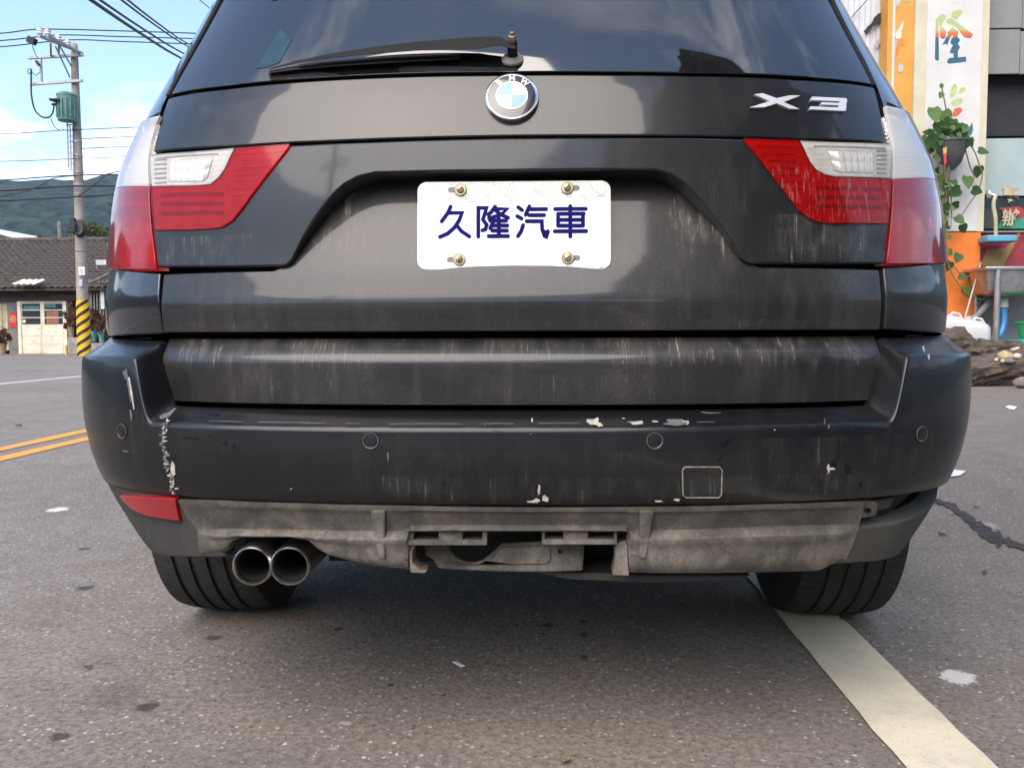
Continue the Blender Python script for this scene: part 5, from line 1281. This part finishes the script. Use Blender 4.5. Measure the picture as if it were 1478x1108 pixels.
# pillar
squad('pillar', 1318, -260, 1424.5, 335, M_crm, SHOP, 0, .5); squad('pillar_face', 1335, -258, 1415, 334, M_wht, SHOP, -.012, .02); squad('pillar_base', 1318, 335.3, 1414, 560, M_org2, SHOP, .002, .5, z0=.1)
def grad_ink():
    m = MT('graded_wall_ink'); X = m.xyz(); z = X[2]
    a, b, c = sp_(1375, 42).z, sp_(1375, 50).z, sp_(1375, 54).z
    col = m.mix(m.rng(z, b, a), m.mix(m.rng(z, c-.02, b-.02), (.035, .115, .17), (.62, .14, .04)), (.42, .47, .20))
    return m.done(m.pbr(col, .8))
M_ink = grad_ink(); M_lg = simple('leaf_green_ink', (.44, .50, .22), .8); M_rd = simple('brick_red_ink', (.60, .14, .06), .8); M_bl = simple('deep_blue_ink', (.035, .13, .22), .8)
lung = [[(565, 118), (582, 110), (585, 370), (572, 376), (560, 365)], [(580, 100), (610, 86), (632, 100), (596, 166), (588, 160)], [(590, 170), (606, 165), (630, 195), (625, 235), (605, 242), (590, 225)], [(665, 75), (700, 62), (728, 64), (726, 85), (690, 125), (660, 105)], [(632, 120), (660, 112), (760, 185), (795, 215), (780, 236), (740, 230), (690, 165), (630, 140)],
        [(636, 200), (668, 168), (705, 195), (700, 215), (672, 215), (650, 235)], [(606, 276), (640, 215), (655, 225), (636, 280), (628, 270)], [(664, 235), (705, 232), (715, 250), (700, 270), (715, 290), (705, 312), (680, 305), (672, 330), (652, 325), (660, 300), (672, 280), (655, 265)], [(672, 215), (700, 215), (702, 385), (676, 388)], [(636, 372), (650, 358), (752, 350), (752, 380), (650, 392), (638, 388)]]
for pl in lung: bl([cq(*p) for p in pl], -.013-.0003*lung.index(pl), M_ink, 'painted_character_stroke')
for pl, m_ in (([(648, 600), (660, 540), (680, 515), (698, 530), (695, 575), (670, 600)], M_lg), ([(702, 580), (715, 545), (740, 535), (752, 550), (730, 575)], M_lg), ([(655, 640), (680, 610), (720, 603), (735, 615), (715, 645), (680, 657)], M_lg), ([(660, 715), (680, 670), (715, 660), (732, 680), (705, 710), (680, 722)], M_rd), ([(735, 805), (775, 780), (790, 750), (795, 800), (785, 830), (750, 845)], M_bl), ([(655, 770), (670, 765), (672, 815), (655, 810)], M_bl)):
    bl([cq(*p) for p in pl], -.0135, m_, 'painted_character_stroke')
# opening to the right
squad('upper_board', 1424.6, -260, 1473, 41, M_board, SHOP, .25, .05); squad('upper_board', 1473.6, -260, 1640, 41, M_board, SHOP, .25, .05); squad('upper_board', 1424.6, 42.5, 1471, 107, M_board, SHOP, .25, .05); squad('upper_board', 1471.8, 42.5, 1640, 107, M_board, SHOP, .25, .05)
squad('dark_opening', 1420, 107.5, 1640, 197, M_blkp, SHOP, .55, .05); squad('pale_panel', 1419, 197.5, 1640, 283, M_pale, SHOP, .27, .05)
SW = squad('shop_window', 1417, 283.4, 1640, 331, M_pan, SHOP, .30, .03); squad('window_sill', 1416, 331.4, 1640, 336, M_board, SHOP, .22, .1)
M_gold = simple('gold_window_lettering', (.50, .42, .26), .5)
for ch, (u, v) in (('專', (1458, 283)), ('辦', (1459, 316))): text_mesh('window_character', ch, .27, Matrix.Translation(sp_(u, v, .258)) @ Matrix.Rotation(R(90), 4, 'X'), M_gold, SW, .004, .006)
for pl, m_ in (([(1445, 318), (1478, 314), (1540, 318), (1540, 330), (1440, 330)], simple('green_reflection', (.03, .25, .14), .6)), ([(1440, 300), (1470, 298), (1500, 310), (1470, 316)], simple('red_reflection', (.30, .04, .04), .6)), ([(1420, 300), (1440, 304), (1440, 330), (1419, 330)], simple('dark_reflection', (.05, .05, .05), .6))):
    bl(pl, .292, m_, 'window_reflection', SW, .003)  # reflections in the pane, painted as flat coloured shapes
squad('counter_front', 1414, 336.5, 1640, 400, simple('dark_red_panel', (.22, .02, .035), .6), SHOP, .10, .05)
bl([(1414, 384), (1425, 361), (1452, 358), (1470, 336.5), (1473, 337), (1448, 384)], .096, simple('ochre_panel_paint', (.26, .16, .045), .6), 'painted_triangle'); bl([(1450, 384), (1478, 345), (1520, 336.8), (1600, 384)], .094, simple('crimson_panel_paint', (.28, .03, .045), .6), 'painted_triangle')
squad('lower_wall', 1412, 400.5, 1640, 560, M_gw, SHOP, .55, .1, z0=.1)
# roof over the opening
a, b = sp_(1100, 0), sp_(1700, 0)
box('roof', (at(1080, 0, 12.42).x-.2, SY+.38, 7.2), (b.x+1.5, 22, 7.5), simple('sheet_roof', (.3, .31, .32), .6), SHOP); box('side_wall', (b.x+1.2, SY+.6, 0), (b.x+1.4, 21.8, 7.2), M_gw, SHOP); squad('upper_board', 1640.5, -260, 1700, 560, M_board, SHOP, .25, .3, z0=.1)
box('side_wall', (at(1080, 0, 12.42).x-.12, 12.42, 0), (at(1080, 0, 12.42).x+.01, 21.6, 7.2), M_gw, SHOP)
box('rear_wall', (at(1080, 0, 12.42).x, 21.6, 0), (b.x+1.4, 21.8, 7.2), M_gw, SHOP)
# bracket and torn strap on the corrugated wall
BK = tag(bl([(1262, 66), (1278, 41), (1281, 45), (1266, 70)], .34, M_galv, 'wall_bracket', None, .02), 'small perforated metal bracket on the white corrugated wall', 'bracket')
rd = random.Random(4); up_, dn_ = [], []
for k in range(12):
    f = k/11; u, v = 1249+f*29, 47-f*31; w_ = 2+rd.random()*3.4; up_.append((u-w_*.5, v-w_)); dn_.append((u+w_*.6, v+w_*.9))
tag(bl(up_+dn_[::-1], .33, M_blk, 'torn_strap', None, .03), 'torn black strap hanging on the white corrugated wall', 'strap')
tag(cable('hanging_wire', [at(1252, 0, 12.3), at(1243, 10, 12.3), at(1232, 22, 12.3), at(1225, 32, 12.3)], .008, M_blk), 'thin black wire in front of the white corrugated wall', 'wire')

# raised bed
def bedmat():
    m = MT('dry_earth'); c = m.mix(m.rng(m.noise(7, 6, .7), .3, .7), (.075, .058, .045), (.15, .12, .095)); return m.done(m.pbr(c, .95, 0, m.bump(m.noise(30, 6, .7), .8, .03)))
BZ = .52; M_bed = bedmat()
bm = bmesh.new(); nx, ny = 60, 24; rows = []
for j in range(ny+1):
    y = 10.45+(14-10.45)*j/ny; row = []
    for i in range(nx+1):
        x = 3.6+(11.5-3.6)*i/nx; e = min(sstep(10.5, 10.95, y), sstep(3.6, 4.2, x)); row.append(bm.verts.new((x, y, -.02+BZ*e+.03*noise.noise(Vector((x*4, y*4, 0)))*e)))
    rows.append(row)
for a, b in zip(rows, rows[1:]):
    for i in range(nx): bm.faces.new((a[i], a[i+1], b[i+1], b[i]))
struct(obj('earth_bed', bm, M_bed, ang=180))

# sink
M_inox = simple('stained_stainless', (.50, .49, .47), .32, .9, var=.15, scale=4, dirt=((.16, .14, .12), .5))
def skp(u, v): return at(u, v, 11.5)
p = skp(1432, 495); SINK = empty('outdoor_sink', (p.x, 11.5, BZ), 'stainless steel outdoor sink on tube legs in front of the workshop counter', 'sink')
a, b = skp(1413, 391), skp(1560, 385); rz2 = b.z
bm = bmesh.new(); bm_box(bm, (a.x, 11.3, a.z), (b.x, 11.98, rz2)); obj('rim', bm, M_inox, SINK, bevel=.012)
c = skp(1418, 427); bm = bmesh.new(); vs_t = [(a.x+.06, 11.36), (b.x-.06, 11.36), (b.x-.06, 11.92), (a.x+.06, 11.92)]; rings = []
for z, ins in ((a.z, 0), (a.z-.20, .015), (c.z+.03, .05), (c.z, .12)): rings.append([bm.verts.new((x+(ins if i in (0, 3) else -ins), y+(ins if i < 2 else -ins), z)) for i, (x, y) in enumerate(vs_t)])
for r0, r1 in zip(rings, rings[1:]):
    for i in range(4): bm.faces.new((r0[i], r0[(i+1) % 4], r1[(i+1) % 4], r1[i]))
bm.faces.new(rings[-1]); obj('basin', bm, M_inox, SINK, bevel=.03)
for x, y in ((skp(1432, 400).x, 11.34), (skp(1545, 400).x, 11.34), (skp(1432, 400).x, 11.94), (skp(1545, 400).x, 11.94)): tube('leg', [(x, y, BZ-.05), (x, y, a.z)], .042, M_inox, SINK, 16)
tube('waste_fitting', [skp(1459, 430)+Vector((0, .2, 0)), skp(1459, 443)+Vector((0, .2, 0))], .065, simple('white_plastic_fitting', (.6, .6, .54), .5), SINK, 16)
tube('drain_arm', [skp(1452, 424)+Vector((0, .3, 0)), skp(1430, 450)+Vector((0, .3, 0)), skp(1412, 466)+Vector((0, .3, 0))], .045, simple('grey_pipe', (.28, .26, .24), .7), SINK, 12)
tag(cable('blue_hose', [skp(1459, 442)+Vector((0, .2, 0)), skp(1459, 460)+Vector((0, .18, 0)), skp(1454, 478)+Vector((0, .15, 0)), skp(1444, 488)+Vector((0, .1, 0)), skp(1430, 491)+Vector((0, .05, 0))], .045, simple('blue_hose_plastic', (.04, .24, .52), .4)), 'blue drain hose under the stainless sink', 'hose')
p = skp(1478, 489); bz_ = BZ+.02
gb = lathe('green_basin', [(0, 0), (.20, 0), (.26, .22), (.285, .23), (.285, .245), (.25, .24), (.19, .02), (0, .015)], Matrix.Translation((p.x+.03, 11.25, p.z+.0)), simple('green_plastic', (.04, .42, .13), .4), None, 32)
tag(gb, 'green plastic basin beside the blue hose under the sink', 'basin')
tag(box('turquoise_tray', (p.x-.3, 11.0, p.z-.09), (p.x+.5, 11.5, p.z-.005), simple('turquoise_plastic', (.03, .26, .28), .5), bevel=.02), 'turquoise tray under the green plastic basin', 'tray')
# tap, tube and soap tray above the sink
tp = at(1427, 281, 12.02); TAP = empty('wall_tap', tp, 'old chrome tap with a yellowed tube over the sink', 'tap')
lathe('tap_body', [(0, -.07), (.03, -.06), (.05, 0), (.035, .05), (0, .06)], Matrix.Translation(tp-Vector((0, .02, 0))), M_chrome, TAP, 16); tube('spout', [tp+Vector((0, .2, 0)), tp+Vector((0, -.05, 0)), tp+Vector((.06, -.08, -.03))], .022, M_chrome, TAP)
cable('tube', [tp+Vector((.06, -.08, -.03)), at(1434, 296, 11.92), at(1437, 318, 11.92), at(1437, 344, 11.92)], .028, simple('yellowed_tube', (.46, .42, .24), .5), TAP)
a, b = at(1421, 350, 11.8), at(1464, 340, 11.8); tag(box('blue_soap_tray', (a.x, 11.7, a.z), (b.x, 12.0, b.z), simple('pale_blue_plastic', (.10, .32, .44), .5), bevel=.02), 'pale blue soap tray on the counter front under the tap', 'tray')
tag(tube('leaning_rod', [at(1415.5, 379, 11.9), at(1391, 460, 11.3)-Vector((0, 0, .05))], .012, simple('pale_rod', (.42, .38, .34), .6), n=8), 'thin pale rod leaning on the orange pillar base', 'rod')

# jugs
M_jug = MT('milky_jug_plastic'); _t = M_jug.n('BsdfTranslucent'); _t.inputs[0].default_value = (.8, .79, .76, 1); _p = M_jug.pbr((.72, .71, .69), .35); _m = M_jug.n('MixShader'); _m.inputs[0].default_value = .35; M_jug.l(_p, _m.inputs[1]); M_jug.l(_t.outputs[0], _m.inputs[2]); M_jug = M_jug.done(_m.outputs[0])
def jug(u, vb, w_, h, y, rot, label):
    p = at(u, vb, y); p.z = BZ-.02; e = empty('plastic_jug', p, label, 'jug', 'white jugs behind the driftwood')
    M = Matrix.Translation(p) @ Matrix.Rotation(R(rot), 4, 'Z'); bm = bmesh.new(); rings = []
    for z, s in ((0, .92), (.03, 1), (h*.62, 1), (h*.74, .88), (h*.86, .55), (h*.90, .26)):
        rings.append([bm.verts.new(M @ Vector((x*w_*.5*s-(1-s)*w_*.18, yy*w_*.4*s, z))) for x, yy in ((1, .6), (.75, 1), (-.75, 1), (-1, .6), (-1, -.6), (-.75, -1), (.75, -1), (1, -.6))])
    for r0, r1 in zip(rings, rings[1:]):
        for i in range(8): bm.faces.new((r0[i], r0[(i+1) % 8], r1[(i+1) % 8], r1[i]))
    bm.faces.new(rings[0]); bm.faces.new(rings[-1]); obj('body', bm, M_jug, e, bevel=.015)
    lathe('cap', [(0, 0), (.036, 0), (.036, .05), (0, .055)], M @ Matrix.Translation((-w_*.16, 0, h*.90)), M_jug, e, 16)
    bm = bmesh.new(); bm_tube(bm, [M @ Vector(q) for q in ((-w_*.05, 0, h*.84), (w_*.08, 0, h*.97), (w_*.26, 0, h*.93), (w_*.42, 0, h*.66))], .02, 8); obj('handle', bm, M_jug, e)
jug(1370, 490, .50, .50, 11.15, 0, 'larger white jug half hidden by the car bumper'); jug(1404, 490, .40, .42, 11.0, -8, 'smaller white jug with an arched handle behind the driftwood')

# driftwood and stones
def woodm():
    m = MT('grey_driftwood'); gr = m.noise(1, 5, .65, .8, vec=m.map((3, 22, 22))); c = m.mix(m.rng(gr, .3, .7), (.045, .033, .024), (.165, .125, .092)); c = m.mix(m.rng(m.noise(4, 5, .6), .5, .7, 0, .6), c, (.05, .036, .026))
    return m.done(m.pbr(c, .9, 0, m.bump(gr, 1., .03)))
M_wood = woodm()
def log(pts, rads, label, seed, amp=.3):
    bm = bmesh.new(); P = [Vector(p) for p in pts]; seg = 120; n = 40; rings = []
    for i in range(seg+1):
        f = i/seg*(len(P)-1); k = min(int(f), len(P)-2); t = f-k; c = P[k].lerp(P[k+1], t); r = rads[k]+(rads[k+1]-rads[k])*t
        d = (P[k+1]-P[k]).normalized(); a = d.cross(Vector((0, 0, 1))).normalized(); b = a.cross(d)
        ring = []
        for j in range(n):
            th = 2*math.pi*j/n; q = a*math.cos(th)+b*math.sin(th)
            nn = noise.noise(Vector((c.x*2+seed, th_c(th)[0]*1.3, th_c(th)[1]*1.3)))*.9+.5*noise.noise(Vector((c.x*6+seed, th_c(th)[0]*3, th_c(th)[1]*3)))+.35*noise.noise(Vector((c.x*3, math.sin(th)*7, math.cos(th)*7+seed)))+.28*noise.noise(Vector((c.x*5, math.sin(th)*16, math.cos(th)*16+seed)))+.2*noise.noise(Vector((c.x*22, math.sin(th)*9, math.cos(th)*9)))
            ring.append(bm.verts.new(c+q*r*(1+amp*nn)))
        rings.append(ring)
    for r0, r1 in zip(rings, rings[1:]):
        for j in range(n): bm.faces.new((r0[j], r0[(j+1) % n], r1[(j+1) % n], r1[j]))
    bm.faces.new(rings[0]); bm.faces.new(rings[-1]); return tag(obj('driftwood_log', bm, M_wood, ang=60), label, 'log', 'driftwood edging the earth bed')
def th_c(t): return (math.cos(t), math.sin(t))
log([at(1330, 500, 10.5), at(1375, 500, 10.5), at(1410, 512, 10.5), at(1450, 507, 10.5), at(1462, 498, 10.6)], [.22, .25, .20, .12, .05], 'gnarled driftwood stump lying behind the other, under the white jugs', 3, .55)
log([at(1330, 548, 10.2), at(1400, 542, 10.2), at(1440, 531, 10.15), at(1478, 520, 10.15), at(1540, 508, 10.2)], [.22, .20, .17, .20, .15], 'long grey driftwood log lying in front on the ground', 9, .35)
log([at(1448, 498, 10.9), at(1500, 506, 10.8), at(1560, 512, 10.8)], [.06, .09, .1], 'thin driftwood branch beside the stones', 5, .35)
M_st1 = simple('tan_stone', (.42, .30, .16), .8, scale=8); M_st2 = simple('grey_stone', (.14, .14, .14), .8, scale=8); M_st3 = simple('pale_stone', (.52, .45, .36), .8, scale=8); M_st4 = simple('brown_stone', (.20, .16, .13), .85, scale=8)
def stone(u, v, rpx, m_, label, sq=.65, y=10.0, seed=1):
    c = at(u, v, y); r = rpx*(y-CAM.y)/FPX; bm = bmesh.new(); bmesh.ops.create_icosphere(bm, subdivisions=3, radius=1)
    for q in bm.verts:
        d = q.co.normalized(); q.co = c+Vector((d.x*r, d.y*r*.8, d.z*r*sq))*(1+.22*noise.noise(d*1.4+Vector((seed, 0, 0))))
    return tag(obj('stone', bm, m_, ang=180), label, 'stone', 'stones resting on the driftwood')
stone(1450, 514, 11, M_st1, 'tan rounded stone on the driftwood, largest of the stones', .7, 10.05, 1); stone(1457, 521, 8, M_st2, 'dark grey stone lying against the tan one', .5, 9.98, 2); stone(1468, 506, 9, M_st3, 'pale flat stone behind the tan one', .6, 10.15, 3)
stone(1468, 514, 6, M_st3, 'small pale stone between the tan and the pale flat one', .7, 10.02, 4); stone(1438, 519, 3, M_st3, 'tiny white pebble left of the tan stone', .9, 10.0, 5); stone(1447, 521, 3, M_st3, 'tiny white pebble in front of the tan stone', .9, 9.95, 6)
stone(1474, 552, 10, M_st4, 'brown stone on the ground below the driftwood at the right edge', .8, 9.7, 7)

# hanging planter with trailing leaves
M_potg = simple('grey_plastic_planter', (.07, .07, .068), .6, var=.2); M_vine = simple('vine_stem', (.16, .13, .07), .8)
M_lf = [leaf_mat('pothos_leaf_deep', (.03, .085, .02), (.06, .13, .03), .3), leaf_mat('pothos_leaf_light', (.09, .17, .04), (.16, .26, .07), .4)]
PYY = 11.72
pc_ = at(1373, 206, PYY); HPL = empty('hanging_planter', at(1373, 246, PYY), 'grey wall planter with trailing heart-leaved vine on the white pillar', 'planter')
lathe('pot', [(0, -.40), (.05, -.40), (.14, -.30), (.20, -.12), (.225, 0), (.24, .0), (.24, .03), (.215, .03), (.19, -.05), (0, -.07)], Matrix.Translation(pc_), M_potg, HPL, 28)
def leafmesh(name, mat):
    me = bpy.data.meshes.new(name); half = [(0, 0), (.30, -.10), (.50, .18), (.46, .50), (.26, .85), (0, 1.15)]
    v = [(0, 0, .0), (0, .4, -.05), (0, .8, -.03), (0, 1.15, .03)] + [(x, y, .10*x) for x, y in half[1:-1]] + [(-x, y, .10*x) for x, y in half[1:-1]]
    f = [(0, 4, 5, 1), (1, 5, 6, 2), (2, 6, 7, 3), (8, 0, 1, 9), (9, 1, 2, 10), (10, 2, 3, 11)]
    me.from_pydata(v, [], f); me.materials.append(mat)
    for p in me.polygons: p.use_smooth = True
    return me
LM = [leafmesh('vine_leaf', m_) for m_ in M_lf]
rd = random.Random(8)
def leaf(u, v, px, dy=0, roll=None, tilt=None, k=None):
    o = bpy.data.objects.new('leaf', LM[rd.random() < .45 if k is None else k]); link(o, HPL); o.location = at(u, v, PYY+dy); s = px*(PYY-CAM.y)/FPX; o.scale = (s, s, s)
    o.rotation_euler = (R(rd.uniform(60, 120) if tilt is None else tilt), R(rd.uniform(-25, 25)), 0); o.rotation_euler.rotate_axis('Z', R(180+rd.uniform(-70, 70) if roll is None else roll)); return o
for i in range(64):     # crown over the pot
    a = rd.uniform(-1, 1); leaf(1370+a*30+rd.uniform(-4, 4), 198-rd.random()*(34-abs(a)*16)+rd.uniform(0, 12), rd.uniform(7, 12), rd.uniform(-.22, .08), k=None)
for u, v, s, kk in ((1347, 156, 20, 1), (1362, 160, 20, 1), (1354, 176, 16, 0), (1372, 172, 16, 0), (1343, 196, 19, 0), (1376, 203, 18, 1), (1400, 198, 14, 1), (1336, 203, 12, 0), (1360, 134, 9, 1), (1358, 122, 6, 1)): leaf(u, v, s, -.16, rd.uniform(150, 220), rd.uniform(75, 105), kk)
for u, v, s in ((1345, 218, 12), (1349, 228, 11), (1353, 246, 11), (1347, 252, 10), (1356, 258, 12), (1396, 262, 18), (1386, 280, 17), (1403, 279, 14), (1412, 222, 13), (1413, 246, 15), (1384, 300, 12), (1380, 318, 14), (1389, 329, 13), (1358, 296, 11), (1367, 364, 15), (1385, 372, 14), (1372, 383, 13), (1384, 402, 12), (1393, 420, 15), (1416, 429, 10), (1352, 270, 10), (1361, 280, 10), (1350, 300, 10), (1358, 320, 11), (1364, 345, 12), (1346, 285, 11)):
    leaf(u, v-s*.4, s, rd.uniform(-.1, .1), None)
for i in range(34): leaf(1348+rd.random()*28, 245+rd.random()*150, rd.uniform(6, 10), rd.uniform(-.12, .1))
for pts in ([(1373, 205), (1369, 180), (1364, 150), (1358, 120)], [(1398, 205), (1408, 222), (1414, 240), (1418, 252), (1412, 275), (1402, 290), (1385, 315)], [(1393, 215), (1400, 240), (1406, 255), (1403, 262)], [(1366, 240), (1362, 290), (1364, 340), (1370, 385), (1392, 420), (1415, 432), (1430, 425), (1436, 415)], [(1360, 240), (1354, 280), (1358, 330), (1366, 370)], [(1376, 384), (1395, 400), (1415, 380)]):
    cable('vine', [at(u, v, PYY-.02) for u, v in pts], .009, M_vine, HPL)
M_dry = simple('dry_roots', (.20, .16, .10), .9)
bm = bmesh.new()
for k in range(26):
    u = 1363+rd.uniform(-7, 9); a = at(u, 238, PYY-.05+rd.uniform(-.05, .08)); b = at(u+rd.uniform(-6, 6), rd.uniform(285, 335), PYY); bm_tube(bm, [a, a.lerp(b, .5)+Vector((rd.uniform(-.03, .03), 0, 0)), b], .006, 4)
o = obj('dry_roots', bm, M_dry, HPL); o['kind'] = 'stuff'
bl([(1362, 222), (1366, 221), (1366, 236), (1363, 238)], -.55, simple('red_ribbon', (.55, .04, .03), .6), 'ribbon', HPL, .01); bl([(1361, 214), (1367, 212), (1366, 221), (1362, 222)], -.55, simple('gold_ribbon', (.55, .36, .10), .5), 'ribbon', HPL, .01)

# corrugated canopy over the forecourt, its eave running along the road just right of the car (out of view, mirrored in the paint)
CAN = empty('forecourt_canopy', (4.9, -5, 0), 'corrugated canopy on steel posts over the forecourt right of the car', 'canopy')
M_can = simple('dark_corrugated_roof', (.10, .10, .10), .6, var=.2, scale=1); M_pst = simple('painted_steel_post', (.16, .16, .17), .5)
bm = bmesh.new(); pv = None; rd = random.Random(21); y = -16.0; k = 0
while y < -.5:
    zz = .05*math.sin(k*math.pi/2); ov = rd.uniform(-.05, .05) if k % 4 == 0 else 0
    q = (bm.verts.new((1.42+ov, y, 4.85+zz)), bm.verts.new((5.2, y, 5.27+zz)))
    if pv: bm.faces.new((pv[0], q[0], q[1], pv[1]))
    pv = q; y += .06; k += 1
obj('roof_sheet', bm, M_can, CAN, ang=60)
for yy in (-15, -10, -5, -.6): box('rafter', (1.55, yy-.04, 4.70), (5.2, yy+.04, 4.80), M_pst, CAN); tube('post', [(4.9, yy, 0), (4.9, yy, 5.0)], .06, M_pst, CAN)
for xx in (1.7, 3.2, 4.8): box('purlin', (xx-.03, -16, 4.805+(xx-1.42)*.112-.05), (xx+.03, -.5, 4.835+(xx-1.42)*.112-.05), M_pst, CAN)
box('back_wall', (5.2, -16, 0), (5.4, -2.5, 5.2), simple('dark_render', (.12, .12, .12), .9, var=.15, scale=1), CAN)
P2 = empty('roadside_pole', (-8.6, -15, 0), 'grey pole by the road behind the camera', 'pole')
tube('shaft', [(-8.6, -15, 0), (-8.6, -15, 9.5)], [.2, .12], M_cpole, P2, 12); box('crossarm', (-9.6, -15.15, 8.6), (-7.6, -15.05, 8.72), M_galv, P2)
# ================================================================ small things on the ground
GR = bpy.data.objects['ground']
def gblob(name, pts, z, mat, parent=GR, lab=None, cat=None, group=None, th=0.):
    bm = bmesh.new(); A = []
    for u, v in pts:
        p = gnd(u, v); A.append(bm.verts.new((p.x, p.y, z+th)))
    f = bm.faces.new(A)
    if th:
        Bq = [bm.verts.new((q.co.x, q.co.y, z)) for q in A]; n = len(A)
        for i in range(n): bm.faces.new((A[i], A[(i+1) % n], Bq[(i+1) % n], Bq[i]))
    bm.normal_update(); bmesh.ops.triangulate(bm, faces=[f for f in bm.faces if len(f.verts) > 4])
    o = obj(name, bm, mat, parent, flat=True)
    if lab: tag(o, lab, cat, group)
    return o
M_tar = MT('tar_crack'); _c = M_tar.mix(M_tar.rng(M_tar.noise(25, 5, .7), .35, .65), (.022, .019, .018), (.055, .046, .042)); M_tar = M_tar.done(M_tar.pbr(_c, .85, 0, M_tar.bump(M_tar.noise(60, 4), .7, .01)))
rd = random.Random(12)
up_, dn_ = [], []
for k in range(80):
    f = k/79; u = 1343+f*150; v = interp([(0, 721), (.2, 731), (.38, 752), (.48, 764), (.6, 776), (.75, 783), (1, 797)], f); w_ = interp([(0, 2), (.2, 5), (.4, 8), (.5, 11), (.65, 9), (.8, 5), (1, 4)], f)*(.45+.95*noise.noise(Vector((f*19, 2, 0)))+.35*rd.random()+.35)
    up_.append((u+rd.uniform(-1.5, 1.5), v-w_)); dn_.append((u+rd.uniform(-1.5, 1.5), v+w_))
gblob('tar_patch', up_+dn_[::-1], .0040, M_tar)
M_pap = simple('scrap_paper', (.72, .72, .70), .8, var=.05)
gblob('paper_scrap', [(1363, 681), (1371, 679), (1394, 682), (1385, 688), (1363, 690)], .006, M_pap, None, 'white paper scrap on the asphalt right of the bumper', 'paper', 'litter', .003)
gblob('paper_scrap', [(1451, 588), (1456, 586), (1468, 588), (1464, 592), (1456, 591)], .006, M_pap, None, 'small white paper scrap in front of the driftwood', 'paper', 'litter', .003)
gblob('paper_scrap', [(653, 959), (660, 959), (671, 965), (665, 966)], .006, M_pap, None, 'tiny pale strip of paper on the asphalt behind the car', 'paper', 'litter', .002)
M_dl = simple('dry_brown_leaf', (.27, .18, .10), .8, scale=60, var=.3); M_dl2 = simple('dark_brown_leaf', (.16, .075, .04), .8, scale=60, var=.3)
def dleaf(u, v, size, rot, mat, lab, curl=.25):
    p = gnd(u, v); bm = bmesh.new(); n = 8; rows = []
    for i in range(n+1):
        f = i/n; w_ = math.sin(math.pi*f)**.7*.36*(1+.15*math.sin(f*17+rot)); zz = .06+curl*(f-.5)**2*2
        rows.append([bm.verts.new(((f-.5), s*w_, zz+(abs(s)**1.5)*curl*.8)) for s in (-1, -.5, 0, .5, 1)])
    for a, b in zip(rows, rows[1:]):
        for k in range(4): bm.faces.new((a[k], a[k+1], b[k+1], b[k]))
    bm.transform(Matrix.Translation((p.x, p.y, .004)) @ Matrix.Rotation(R(rot), 4, 'Z') @ Matrix.Scale(size, 4))
    o = obj('fallen_leaf', bm, mat, None, ang=180); o.modifiers.new('s', 'SOLIDIFY').thickness = .0008
    return tag(o, lab, 'leaf', 'fallen leaves')
dleaf(1361, 773, .042, 15, M_dl, 'curled tan leaf on the asphalt right of the rear wheel'); dleaf(1222, 897, .036, -10, M_dl2, 'brown leaf on the white line at the foot of the right tyre', .12)
dleaf(1421, 829, .022, 40, M_dl2, 'small dark leaf on the asphalt far right'); dleaf(127, 966, .016, 20, M_dl2, 'tiny dark brown leaf on the asphalt at lower left'); dleaf(636, 1005, .015, 0, M_dl, 'tiny tan leaf on the asphalt behind the car')
dleaf(816, 1102, .022, 70, M_dl, 'tan leaf at the bottom edge of the view'); dleaf(1409, 733, .03, 30, M_dl, 'tan leaf near the tar patch'); dleaf(1374, 745, .018, 100, M_dl, 'small tan leaf between the tar patch and the bumper'); dleaf(27, 616, .06, 0, M_dl, 'tan leaf on the far lane at the left edge')

# ================================================================ hazy air
def haze():
    m = MT('hazy_air'); v = m.n('VolumePrincipled'); v.inputs['Color'].default_value = (.70, .84, 1, 1); v.inputs['Density'].default_value = .00019; v.inputs['Anisotropy'].default_value = .2
    m.l(v.outputs[0], m.out.inputs[1]); return m.m
hz = box('haze', (-1620, -1620, -4), (1620, 1620, 420), haze()); hz['kind'] = 'stuff'
